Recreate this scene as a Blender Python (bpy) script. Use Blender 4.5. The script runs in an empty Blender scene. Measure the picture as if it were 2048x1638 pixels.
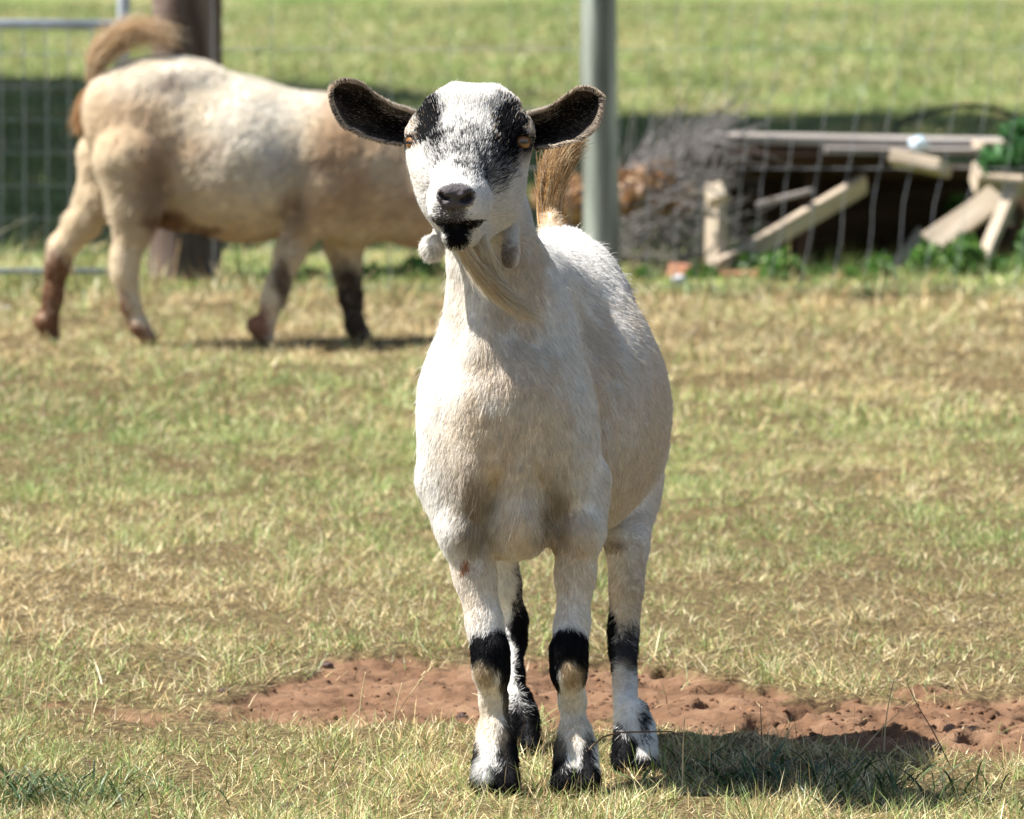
import bpy, math, random
import numpy as np
from mathutils import Vector

SC = bpy.context.scene
RNG = np.random.default_rng(7)
random.seed(7)

# ------------------------------------------------------------------ camera
F = 16254.0            # focal length in pixels of the 2048 px wide photograph
CAMH = 1.17
TH = math.atan(1129.0 / F)
CT, ST = math.cos(TH), math.sin(TH)
cam_data = bpy.data.cameras.new("camera")
cam = bpy.data.objects.new("camera", cam_data)
SC.collection.objects.link(cam)
cam.location = (0, 0, CAMH)
cam.rotation_euler = (math.pi / 2 - TH, 0, 0)
cam_data.sensor_width = 36
cam_data.lens = F / 2048 * 36
cam_data.clip_start = 0.1
cam_data.clip_end = 3000
cam_data.dof.use_dof = True
cam_data.dof.focus_distance = 9.93
cam_data.dof.aperture_fstop = cam_data.lens / 1000 / 0.0185
SC.camera = cam

# ------------------------------------------------------------------ world, sun, exposure
SUN_EL = math.radians(56)
SUN_AZ = math.radians(273)       # clockwise from +Y: the sun stands to the left
world = bpy.data.worlds.new("World")
SC.world = world
world.use_nodes = True
wn = world.node_tree
bgn = wn.nodes["Background"]
sky = wn.nodes.new("ShaderNodeTexSky")
sky.sky_type = 'NISHITA'
sky.sun_disc = False
sky.sun_elevation = SUN_EL
sky.sun_rotation = SUN_AZ
wn.links.new(sky.outputs[0], bgn.inputs[0])
bgn.inputs[1].default_value = 0.058
sd = bpy.data.lights.new("sun", 'SUN')
sd.energy = 5.0
sd.angle = math.radians(0.5)
sd.color = (1.0, 0.965, 0.91)
sun = bpy.data.objects.new("sun", sd)
SC.collection.objects.link(sun)
SUND = Vector((math.sin(SUN_AZ) * math.cos(SUN_EL), math.cos(SUN_AZ) * math.cos(SUN_EL), math.sin(SUN_EL)))
sun.rotation_euler = SUND.to_track_quat('Z', 'Y').to_euler()
sun.location = (-20, 10, 30)
SC.view_settings.view_transform = 'Standard'
SC.view_settings.look = 'None'
SC.view_settings.exposure = 1.22
SC.view_settings.gamma = 1
SC.cycles.max_bounces = 6
SC.cycles.transparent_max_bounces = 8

# ------------------------------------------------------------------ helpers
def P(px, py, Y):
    """the point of the place that the photograph shows at (px, py), at distance Y"""
    a = (px - 1024) / F; b = (819 - py) / F
    dy = CT + b * ST; dz = -ST + b * CT
    t = Y / dy
    return np.array((a * t, Y, CAMH + dz * t))

def G(px, py):
    a = (px - 1024) / F; b = (819 - py) / F
    dy = CT + b * ST; dz = -ST + b * CT
    t = -CAMH / dz
    return np.array((a * t, dy * t, 0.0))

def S(Y):
    return Y / F

_lat = {}
def vnoise(x, y, z=None, seed=0):
    """smooth value noise, -1..1"""
    if seed not in _lat:
        _lat[seed] = np.random.default_rng(100 + seed).uniform(-1, 1, (64, 64, 16)).astype(np.float32)
    L = _lat[seed]
    x = np.asarray(x, dtype=np.float64); y = np.asarray(y, dtype=np.float64)
    z = np.zeros_like(x) if z is None else np.asarray(z, dtype=np.float64)
    xi = np.floor(x).astype(int); yi = np.floor(y).astype(int); zi = np.floor(z).astype(int)
    fx = x - xi; fy = y - yi; fz = z - zi
    fx = fx * fx * (3 - 2 * fx); fy = fy * fy * (3 - 2 * fy); fz = fz * fz * (3 - 2 * fz)
    def g(a, b, c): return L[(xi + a) % 64, (yi + b) % 64, (zi + c) % 16]
    r = 0
    for a in (0, 1):
        for b in (0, 1):
            for c in (0, 1):
                r = r + g(a, b, c) * (fx if a else 1 - fx) * (fy if b else 1 - fy) * (fz if c else 1 - fz)
    return r

def fbm(x, y, z=None, seed=0, oct=3):
    s = 0; a = 1.0; t = 0
    for o in range(oct):
        k = 2.03 ** o
        s = s + a * vnoise(x * k, y * k, None if z is None else z * k, seed + o); t += a; a *= .5
    return s / t

def sstep(a, b, x):  # works with a > b too
    t = np.clip((x - a) / (b - a), 0, 1)
    return t * t * (3 - 2 * t)

def tag(o, label=None, cat=None, group=None, kind=None):
    if label: o["label"] = label
    if cat: o["category"] = cat
    if group: o["group"] = group
    if kind: o["kind"] = kind
    return o

def link(o, parent=None):
    SC.collection.objects.link(o)
    if parent is not None:
        o.parent = parent
        o.matrix_parent_inverse = parent.matrix_world.inverted()
    return o

def empty(name, loc, *tags, **kw):
    o = bpy.data.objects.new(name, None)
    SC.collection.objects.link(o)
    o.location = [float(v) for v in loc]
    o.empty_display_size = .1
    bpy.context.view_layer.update()
    return tag(o, *tags, **kw)

def mesh_obj(name, V, quads=None, tris=None, mat=None, parent=None, col=None, smooth=True, extra=None):
    me = bpy.data.meshes.new(name)
    V = np.ascontiguousarray(V, dtype=np.float32)
    me.vertices.add(len(V)); me.vertices.foreach_set("co", V.ravel())
    q = np.zeros((0, 4), int) if quads is None else np.asarray(quads).reshape(-1, 4)
    t = np.zeros((0, 3), int) if tris is None else np.asarray(tris).reshape(-1, 3)
    loops = np.concatenate([q.ravel(), t.ravel()]).astype(np.int32)
    me.loops.add(len(loops)); me.loops.foreach_set("vertex_index", loops)
    ls = np.concatenate([np.arange(len(q)) * 4, len(q) * 4 + np.arange(len(t)) * 3]).astype(np.int32)
    me.polygons.add(len(ls)); me.polygons.foreach_set("loop_start", ls)
    me.update(calc_edges=True); me.validate()
    me.polygons.foreach_set("use_smooth", np.full(len(me.polygons), bool(smooth)))
    if col is not None:
        c = np.ones((len(V), 4), np.float32); c[:, :3] = col
        at = me.color_attributes.new("tint", 'FLOAT_COLOR', 'POINT')
        at.data.foreach_set("color", c.ravel())
    if extra:
        for k, v in extra.items():
            at = me.attributes.new(k, 'FLOAT', 'POINT'); at.data.foreach_set("value", np.asarray(v, np.float32))
    if mat: me.materials.append(mat)
    o = bpy.data.objects.new(name, me)
    return link(o, parent)

class MB:
    """collects shapes into one mesh"""
    def __init__(s): s.V = []; s.Q = []; s.T = []; s.n = 0
    def add(s, V, Q=None, T=None):
        V = np.asarray(V, float)
        if Q is not None and len(Q): s.Q.append(np.asarray(Q) + s.n)
        if T is not None and len(T): s.T.append(np.asarray(T) + s.n)
        s.V.append(V); s.n += len(V); return s
    def tube(s, pts, rad, n=8, cap=True):
        pts = np.asarray(pts, float); m = len(pts)
        rad = np.full(m, rad) if np.isscalar(rad) else np.asarray(rad, float)
        tg = np.gradient(pts, axis=0); tg /= np.linalg.norm(tg, axis=1)[:, None] + 1e-12
        ref = np.array((0, 0, 1.0)) if abs(tg[0][2]) < .8 else np.array((0, 1.0, 0))
        rings = []
        for i in range(m):
            a = np.cross(tg[i], ref); a /= np.linalg.norm(a) + 1e-12
            b = np.cross(tg[i], a)
            an = np.arange(n) * 2 * math.pi / n
            rings.append(pts[i] + rad[i] * (np.cos(an)[:, None] * a + np.sin(an)[:, None] * b))
            ref = b if abs(np.dot(b, tg[i])) < .9 else ref
            ref = -np.cross(a, tg[i]) * -1
        V = np.concatenate(rings); Q = []
        for i in range(m - 1):
            for j in range(n):
                Q.append((i * n + j, i * n + (j + 1) % n, (i + 1) * n + (j + 1) % n, (i + 1) * n + j))
        T = []
        if cap:
            V = np.concatenate([V, pts[:1], pts[-1:]]); c0, c1 = m * n, m * n + 1
            for j in range(n):
                T.append((c0, (j + 1) % n, j)); T.append((c1, (m - 1) * n + j, (m - 1) * n + (j + 1) % n))
        return s.add(V, Q, T)
    def build(s, name, mat, parent=None, smooth=True, col=None):
        return mesh_obj(name, np.concatenate(s.V), np.concatenate(s.Q) if s.Q else None,
                        np.concatenate(s.T) if s.T else None, mat, parent, col, smooth)

# ------------------------------------------------------------------ materials
def mat_base(name):
    m = bpy.data.materials.new(name); m.use_nodes = True
    return m, m.node_tree, m.node_tree.nodes["Principled BSDF"]

def noise_mat(name, c1, c2, scale=8, rough=.8, bump=.3, stretch=(1, 1, 1), bdist=.01, detail=8, spec=.3, metal=0, c3=None):
    m, nt, b = mat_base(name)
    tc = nt.nodes.new("ShaderNodeTexCoord"); mp = nt.nodes.new("ShaderNodeMapping")
    mp.inputs["Scale"].default_value = stretch
    nz = nt.nodes.new("ShaderNodeTexNoise"); nz.inputs["Scale"].default_value = scale; nz.inputs["Detail"].default_value = detail
    rp = nt.nodes.new("ShaderNodeValToRGB")
    rp.color_ramp.elements[0].position = .3; rp.color_ramp.elements[0].color = (*c1, 1)
    rp.color_ramp.elements[1].position = .7; rp.color_ramp.elements[1].color = (*c2, 1)
    if c3:
        e = rp.color_ramp.elements.new(.52); e.color = (*c3, 1)
    bp = nt.nodes.new("ShaderNodeBump"); bp.inputs["Strength"].default_value = bump; bp.inputs["Distance"].default_value = bdist
    L = nt.links.new
    L(tc.outputs["Object"], mp.inputs[0]); L(mp.outputs[0], nz.inputs["Vector"]); L(nz.outputs["Fac"], rp.inputs[0])
    L(rp.outputs[0], b.inputs["Base Color"]); L(nz.outputs["Fac"], bp.inputs["Height"]); L(bp.outputs[0], b.inputs["Normal"])
    b.inputs["Roughness"].default_value = rough; b.inputs["Specular IOR Level"].default_value = spec
    b.inputs["Metallic"].default_value = metal
    return m

def tint_mat(name, trans=.3, rough=.6, spec=.3, bump=0, nscale=60, var=.12, bdist=.004):
    """base colour from the 'tint' attribute with a little procedural variation, part of the light passing through"""
    m, nt, b = mat_base(name); L = nt.links.new
    at = nt.nodes.new("ShaderNodeAttribute"); at.attribute_name = "tint"
    tc = nt.nodes.new("ShaderNodeTexCoord")
    nz = nt.nodes.new("ShaderNodeTexNoise"); nz.inputs["Scale"].default_value = nscale
    L(tc.outputs["Object"], nz.inputs["Vector"])
    mr = nt.nodes.new("ShaderNodeMapRange"); mr.inputs[1].default_value = .25; mr.inputs[2].default_value = .75
    mr.inputs[3].default_value = 1 - var; mr.inputs[4].default_value = 1 + var
    L(nz.outputs["Fac"], mr.inputs[0])
    vm = nt.nodes.new("ShaderNodeVectorMath"); vm.operation = 'SCALE'
    L(at.outputs["Color"], vm.inputs[0]); L(mr.outputs[0], vm.inputs["Scale"])
    L(vm.outputs[0], b.inputs["Base Color"])
    b.inputs["Roughness"].default_value = rough; b.inputs["Specular IOR Level"].default_value = spec
    if bump:
        bp = nt.nodes.new("ShaderNodeBump"); bp.inputs["Strength"].default_value = bump; bp.inputs["Distance"].default_value = bdist
        L(nz.outputs["Fac"], bp.inputs["Height"]); L(bp.outputs[0], b.inputs["Normal"])
    if trans:
        tr = nt.nodes.new("ShaderNodeBsdfTranslucent"); mx = nt.nodes.new("ShaderNodeMixShader")
        mx.inputs[0].default_value = trans
        L(vm.outputs[0], tr.inputs[0]); L(b.outputs[0], mx.inputs[1]); L(tr.outputs[0], mx.inputs[2])
        L(mx.outputs[0], nt.nodes["Material Output"].inputs[0])
    return m

M_GRASS = tint_mat("grass_blades", .15, .45, .32)
M_FUR = tint_mat("fur", .38, .6, .12, var=.05)
M_SKIN = tint_mat("goat_skin", 0, .8, .2, bump=.5, nscale=220, var=.1)
M_LEAF = tint_mat("leaves", .35, .5, .3)

# ------------------------------------------------------------------ the ground
_xs = np.array([P(p, 1400, 11)[0] for p in (-600, 0, 250, 430, 560, 700, 900, 1100, 1300, 1500, 1640, 1800, 2048, 2600)])
_up = np.array([19017 / (v + 310) for v in (1420, 1425, 1410, 1392, 1345, 1322, 1318, 1325, 1338, 1352, 1400, 1402, 1398, 1400)])
_lo = np.array([19017 / (v + 310) for v in (1425, 1425, 1425, 1418, 1430, 1440, 1450, 1455, 1465, 1482, 1500, 1512, 1530, 1540)])

def bare(x, y):
    """1 on the trodden strip of red earth, 0 under grass"""
    u = np.interp(x, _xs, _up); l = np.interp(x, _xs, _lo)
    n = .20 * fbm(x * 5, y * 3.5, seed=3) + .15 * vnoise(x * 19, y * 12, seed=5) + .08 * vnoise(x * 50, y * 30, seed=6)
    d = np.minimum(u + n - y, y - l + n * .7)
    return sstep(-.03, .06, d)

def gh(x, y):
    b = bare(x, y)
    h = .010 * fbm(x * 2.2, y * 1.6, seed=11) + .004 * fbm(x * 14, y * 14, seed=12)
    clod = .008 * fbm(x * 30, y * 24, seed=14, oct=4) + .009 * fbm(x * 7, y * 6, seed=18) + .004 * vnoise(x * 75, y * 60, seed=26)
    clod = clod + .008 * np.maximum(0, fbm(x * 40, y * 34, seed=20)) * sstep(0, .6, x)
    dent = -.026 * sstep(.30, .65, vnoise(x * 18, y * 13, seed=24)) * sstep(.0, .4, x + .25 * vnoise(x * 4, y * 4, seed=2))
    far = sstep(13, 16, y)
    return h * (1 + far) + b * (clod + dent - .010)

def axis(*segs):
    out = []
    for a, b, st in segs:
        out.append(np.arange(a, b, st))
    return np.concatenate(out)
gx = np.concatenate([-np.geomspace(1500, 2.2, 40), axis((-2.0, -1.0, .05), (-1.0, -.42, .02), (-.42, 1.1, .0055), (1.1, 2.0, .03)), np.geomspace(2.1, 1500, 40)])
gy = np.concatenate([-np.geomspace(900, 1, 14), axis((0, 9, .5), (9, 10.3, .02), (10.3, 12.0, .0065), (12, 24, .06), (24, 62, .5)), np.geomspace(63, 2500, 40)])
GX, GY = np.meshgrid(gx, gy, indexing='ij')
GZ = gh(GX, GY)
# far behind the view the pasture lifts into a gentle slope
GZ = GZ + np.where(GY > 60, (GY - 60) * .05, 0)
BR = bare(GX, GY)
V = np.stack([GX, GY, GZ], -1).reshape(-1, 3)
nx, ny = len(gx), len(gy)
ii = np.arange(nx * ny).reshape(nx, ny)
Q = np.stack([ii[:-1, :-1], ii[1:, :-1], ii[1:, 1:], ii[:-1, 1:]], -1).reshape(-1, 4)

def ground_mat():
    m, nt, b = mat_base("ground_earth_and_turf"); L = nt.links.new
    tc = nt.nodes.new("ShaderNodeTexCoord")
    def nz(scale, det=6):
        n = nt.nodes.new("ShaderNodeTexNoise"); n.inputs["Scale"].default_value = scale; n.inputs["Detail"].default_value = det
        L(tc.outputs["Object"], n.inputs["Vector"]); return n
    def ramp(src, stops):
        r = nt.nodes.new("ShaderNodeValToRGB"); r.color_ramp.elements[0].position = stops[0][0]; r.color_ramp.elements[0].color = (*stops[0][1], 1)
        r.color_ramp.elements[1].position = stops[-1][0]; r.color_ramp.elements[1].color = (*stops[-1][1], 1)
        for p_, c_ in stops[1:-1]:
            e = r.color_ramp.elements.new(p_); e.color = (*c_, 1)
        L(src, r.inputs[0]); return r
    n1 = nz(9); n2 = nz(90, 4); n3 = nz(.9, 5)
    soil = ramp(n1.outputs["Fac"], [(.3, (.090, .048, .027)), (.5, (.155, .087, .050)), (.72, (.225, .137, .083))])
    thatch = ramp(n2.outputs["Fac"], [(.3, (.030, .021, .011)), (.5, (.090, .064, .030)), (.7, (.23, .18, .085))])
    turf = ramp(n3.outputs["Fac"], [(.36, (.09, .135, .035)), (.5, (.14, .175, .052)), (.64, (.22, .21, .09))])
    at = nt.nodes.new("ShaderNodeAttribute"); at.attribute_name = "bare"
    av = nt.nodes.new("ShaderNodeAttribute"); av.attribute_name = "turf"
    m1 = nt.nodes.new("ShaderNodeMix"); m1.data_type = 'RGBA'; m2 = nt.nodes.new("ShaderNodeMix"); m2.data_type = 'RGBA'
    L(av.outputs["Fac"], m1.inputs[0]); L(thatch.outputs[0], m1.inputs[6]); L(turf.outputs[0], m1.inputs[7])
    L(at.outputs["Fac"], m2.inputs[0]); L(m1.outputs[2], m2.inputs[6]); L(soil.outputs[0], m2.inputs[7])
    L(m2.outputs[2], b.inputs["Base Color"])
    bp = nt.nodes.new("ShaderNodeBump"); bp.inputs["Strength"].default_value = .7; bp.inputs["Distance"].default_value = .006
    L(n2.outputs["Fac"], bp.inputs["Height"]); L(bp.outputs[0], b.inputs["Normal"])
    b.inputs["Roughness"].default_value = .95; b.inputs["Specular IOR Level"].default_value = .1
    return m
ground = mesh_obj("ground", V, Q, mat=ground_mat(), extra={"bare": BR.ravel(), "turf": sstep(20.9, 21.6, GY).ravel()})
tag(ground, kind="structure")

# ------------------------------------------------------------------ grass
STRAW = 1.08 * np.array([(.66, .53, .28), (.52, .38, .18), (.80, .70, .44), (.36, .23, .10), (.60, .49, .25)])
GREEN = 1.03 * np.array([(.24, .33, .08), (.34, .42, .14), (.13, .22, .05), (.46, .50, .20), (.30, .40, .14)])

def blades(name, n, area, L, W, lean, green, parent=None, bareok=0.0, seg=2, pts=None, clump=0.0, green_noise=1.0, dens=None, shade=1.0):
    (x0, x1), (y0, y1) = area if area else ((0, 0), (0, 0))
    if pts is None:
        y = RNG.uniform(y0, y1, n); xm = (x1 - x0) / 2
        x = RNG.uniform(-1, 1, n) * xm * (.82 + .18 * y / y1) + (x0 + x1) / 2
    else:
        x, y = pts; n = len(x)
    if clump:
        nc = max(1, n // 9)
        ci = RNG.integers(0, n, nc)[RNG.integers(0, nc, n)]
        k = RNG.random(n) < clump
        x = np.where(k, x[ci] + RNG.normal(0, .010, n), x); y = np.where(k, y[ci] + RNG.normal(0, .014, n), y)
    tuft = sstep(-.35, .30, fbm(x * 17, y * 11, seed=33, oct=2))
    b = bare(x, y)
    keep = RNG.random(n) > b ** .6 * (1 - bareok)
    keep &= RNG.random(n) < (.80 + .5 * fbm(x * 3, y * 2, seed=31)) * (.22 + .78 * tuft)
    if dens is not None: keep &= RNG.random(n) < dens(x, y)
    x = x[keep]; y = y[keep]; tuft = tuft[keep]; n = len(x)
    z = gh(x, y) - .003
    gp = green + green_noise * .45 * fbm(x * 1.3 + 3, y * .8, seed=41) + .16 * vnoise(x * 9, y * 6, seed=44)
    gp = gp + np.where(y < 21, .20 * np.exp(-((y - 15.8) / 1.7) ** 2) - .16 * np.exp(-((y - 12.4) / .8) ** 2) - .10 * sstep(18.3, 19.5, y), 0)
    isg = RNG.random(n) < gp
    ln = L * RNG.uniform(.45, 1.25, n) * (.65 + .5 * tuft) * (1 + .35 * vnoise(x * 4, y * 3, seed=47))
    w = W * RNG.uniform(.6, 1.3, n)
    az = RNG.uniform(0, 2 * math.pi, n)
    le = np.abs(RNG.normal(lean, lean * .6 + .1, n)); le = np.where(isg, le * .75, le)
    flat = (~isg) & (RNG.random(n) < .38)
    le = np.where(flat, RNG.uniform(1.5, 3.5, n), le)
    up = 1 / np.sqrt(1 + le ** 2); ho = le * up
    bend = RNG.uniform(-.1, .5, n)
    d = np.stack([np.cos(az), np.sin(az), np.zeros(n)], -1)
    fa = RNG.uniform(0, 2 * math.pi, n); side = np.stack([np.cos(fa), np.sin(fa), RNG.uniform(-.3, .3, n)], -1)
    root = np.stack([x, y, z], -1)
    ts = np.linspace(0, 1, seg + 1)
    Vs = []
    for i, t in enumerate(ts):
        c = root + d * (ln * (ho * t + bend * t * t))[:, None]
        c[:, 2] += ln * (up * t - .35 * bend * t * t)
        if i < seg:
            ww = w * (1 - .55 * t) * .5
            Vs += [c - side * ww[:, None], c + side * ww[:, None]]
        else:
            Vs.append(c)
    k = len(Vs)
    V = np.stack(Vs, 1).reshape(-1, 3)
    base = np.arange(n) * k
    Q = [np.stack([base + 2 * i, base + 2 * i + 1, base + 2 * i + 3, base + 2 * i + 2], -1) for i in range(seg - 1)]
    T = np.stack([base + 2 * seg - 2, base + 2 * seg - 1, base + 2 * seg], -1)
    ci = RNG.integers(0, 5, n)
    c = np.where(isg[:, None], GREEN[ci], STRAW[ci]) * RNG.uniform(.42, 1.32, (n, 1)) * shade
    c = c * (1 + .18 * vnoise(x * .9, y * .7, seed=52))[:, None]
    return V, (np.concatenate(Q) if Q else np.zeros((0, 4), int)), T, np.repeat(c, k, 0)

def grass_obj(name, parts, label, cat="grass"):
    Vn = 0; Vs = []; Qs = []; Ts = []; Cs = []
    for V, Q, T, c in parts:
        Vs.append(V); Qs.append(Q + Vn); Ts.append(T + Vn); Cs.append(c); Vn += len(V)
    o = mesh_obj(name, np.concatenate(Vs), np.concatenate(Qs), np.concatenate(Ts), M_GRASS, None, np.concatenate(Cs), smooth=False)
    return tag(o, label, cat, kind="stuff")

def dry_edge(x, y): return sstep(.12, -.12, y - (21.45 - .30 * x) + .15 * vnoise(x * 4, y * 2, seed=64))
def near_dens(x, y):
    return np.clip(1.1 - sstep(10.5, 10.95, y) * .55 - .2 * sstep(-.3, -.65, x) * sstep(10.3, 10.9, y), 0, 1)
def edge_pts(n):
    x = RNG.uniform(-.75, 1.2, n); k = RNG.random(n) < .7
    return x, np.where(k, np.interp(x, _xs, _up) + .12 + RNG.normal(0, .07, n), np.interp(x, _xs, _lo) - .10 + RNG.normal(0, .06, n))
def tufts(m):
    cx = RNG.uniform(-1.2, 1.2, m); cy = RNG.uniform(11.6, 19, m); k = RNG.integers(0, m, m * 90)
    return cx[k] + RNG.normal(0, .022, len(k)), cy[k] + RNG.normal(0, .05, len(k))
grass_obj("grass", [
    blades("a", 150000, ((-1.15, 1.15), (8.9, 11.2)), .028, .0012, 1.1, .31, bareok=.012, clump=.6, seg=3, dens=near_dens),
    blades("a1", 24000, ((-1.15, 1.15), (8.9, 11.2)), .042, .0012, 1.0, .45, bareok=.004, clump=.8, seg=3, dens=near_dens),
    blades("a3", 8000, ((-1.1, 1.1), (9.5, 10.4)), .046, .0013, .8, .45, bareok=0, clump=.7, seg=3),
    blades("a2", 100000, ((-1.15, 1.15), (8.9, 11.2)), .022, .0017, 2.2, .03, bareok=.06, seg=2, dens=near_dens),
    blades("b", 340000, ((-1.5, 1.5), (11.2, 16.2)), .030, .0014, 1.3, .34, bareok=.02, clump=.65),
    blades("b3", 0, None, .042, .0015, .9, .62, pts=tufts(150), clump=0),
    blades("b2", 130000, ((-1.5, 1.5), (11.2, 16.2)), .022, .0019, 2.4, .08, bareok=.02, clump=.3),
    blades("w1", 70000, ((-4.2, -1.25), (8.9, 16.2)), .034, .0030, 1.2, .34, clump=.6),
    blades("w2", 70000, ((1.25, 4.2), (8.9, 16.2)), .034, .0030, 1.2, .34, clump=.6),
    blades("w3", 50000, ((-5.5, -1.9), (16.2, 22.0)), .042, .0045, 1.2, .26, clump=.6, dens=dry_edge),
    blades("w4", 50000, ((1.9, 5.5), (16.2, 22.0)), .042, .0045, 1.2, .26, clump=.6, dens=dry_edge),
    blades("e0", 0, None, .040, .0014, .9, .12, pts=edge_pts(9000), bareok=1, clump=.7, seg=3),
    blades("c", 270000, ((-2.2, 2.2), (16.2, 22.0)), .038, .0026, 1.2, .24, clump=.6, dens=dry_edge),
], "short dry and green pasture grass covering the paddock under the goats")
grass_obj("grass", [
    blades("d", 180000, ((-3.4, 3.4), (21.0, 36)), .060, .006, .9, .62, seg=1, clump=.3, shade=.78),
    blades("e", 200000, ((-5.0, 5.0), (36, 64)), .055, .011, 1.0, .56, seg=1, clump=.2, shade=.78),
], "mown green pasture beyond the wire fence")

# taller straw and weeds along the fence line
def fence_pts(n, y0, y1, xs):
    y = RNG.uniform(y0, y1, n); x = xs[0] + RNG.random(n) * (xs[1] - xs[0])
    return x, y
grass_obj("tall_grass", [
    blades("f", 0, None, .075, .005, .35, .25, pts=fence_pts(5200, 20.2, 21.9, (-2.4, 2.6)), clump=.8, dens=dry_edge),
    blades("g", 0, None, .20, .0035, .18, .05, pts=fence_pts(500, 20.4, 21.9, (-2.4, 2.6)), dens=dry_edge),
], "uncut straw coloured grass along the foot of the wire fence", "grass")

def leaf_cloud(centres, n, rad, size, seed, cols):
    r = np.random.default_rng(seed)
    C = np.asarray(centres, float); R = np.asarray(rad, float)
    k = r.integers(0, len(C), n)
    u = r.normal(size=(n, 3)); u /= np.linalg.norm(u, axis=1)[:, None]
    p = C[k] + u * R[k] * (r.random(n) ** .45)[:, None]
    a = r.normal(size=(n, 3)); a /= np.linalg.norm(a, axis=1)[:, None]
    b = np.cross(a, r.normal(size=(n, 3))); b /= np.linalg.norm(b, axis=1)[:, None]
    s = size * r.uniform(.5, 1.4, (n, 1))
    V = np.stack([p - a * s, p + b * s * .45, p + a * s, p - b * s * .45], 1).reshape(-1, 3)
    Q = np.arange(n * 4).reshape(-1, 4)
    cols = np.asarray(cols); c = cols[r.integers(0, len(cols), n)] * r.uniform(.7, 1.25, (n, 1))
    return V, Q, np.repeat(c, 4, 0)

# weeds under the wood pile
wc = []; wr = []
for (px, py, w, h) in [(1290, 575, 30, 12), (1400, 570, 40, 14), (1500, 560, 45, 22), (1560, 560, 40, 26), (1640, 575, 40, 16), (1700, 578, 30, 16),
                       (1760, 560, 24, 20), (1860, 560, 45, 34), (1930, 545, 40, 36), (2000, 570, 50, 22), (2080, 540, 50, 60), (1520, 490, 14, 16), (1912, 440, 14, 22),
                       (1480, 530, 22, 14)]:
    q = P(px, py - 10, (22.0 if py > 520 else 22.9) + .4 * random.random()); wc.append(q); wr.append((w * .00137, .16, h * .0026))
V_, Q_, c_ = leaf_cloud(wc, 15000, wr, .020, 5, [(.06, .15, .025), (.10, .22, .04), (.035, .09, .02), (.15, .25, .06)])
tag(mesh_obj("weeds", V_, Q_, mat=M_LEAF, col=c_, smooth=False), "low leafy green weeds growing among the scrap timber", "weeds", kind="stuff")
wc = []; wr = []
for (px, py, w, h) in [(760, 560, 60, 26), (840, 550, 50, 34), (700, 575, 40, 16), (620, 560, 40, 14), (470, 575, 60, 10), (200, 572, 60, 10), (60, 575, 60, 10)]:
    wc.append(P(px, py, 21.9)); wr.append((w * .00134, .15, h * .00134))
V_, Q_, c_ = leaf_cloud(wc, 3800, wr, .020, 6, [(.08, .20, .03), (.12, .26, .05), (.06, .14, .03)])
tag(mesh_obj("weeds", V_, Q_, mat=M_LEAF, col=c_, smooth=False), "green weeds along the fence foot behind the walking tan goat", "weeds", kind="stuff")

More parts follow.
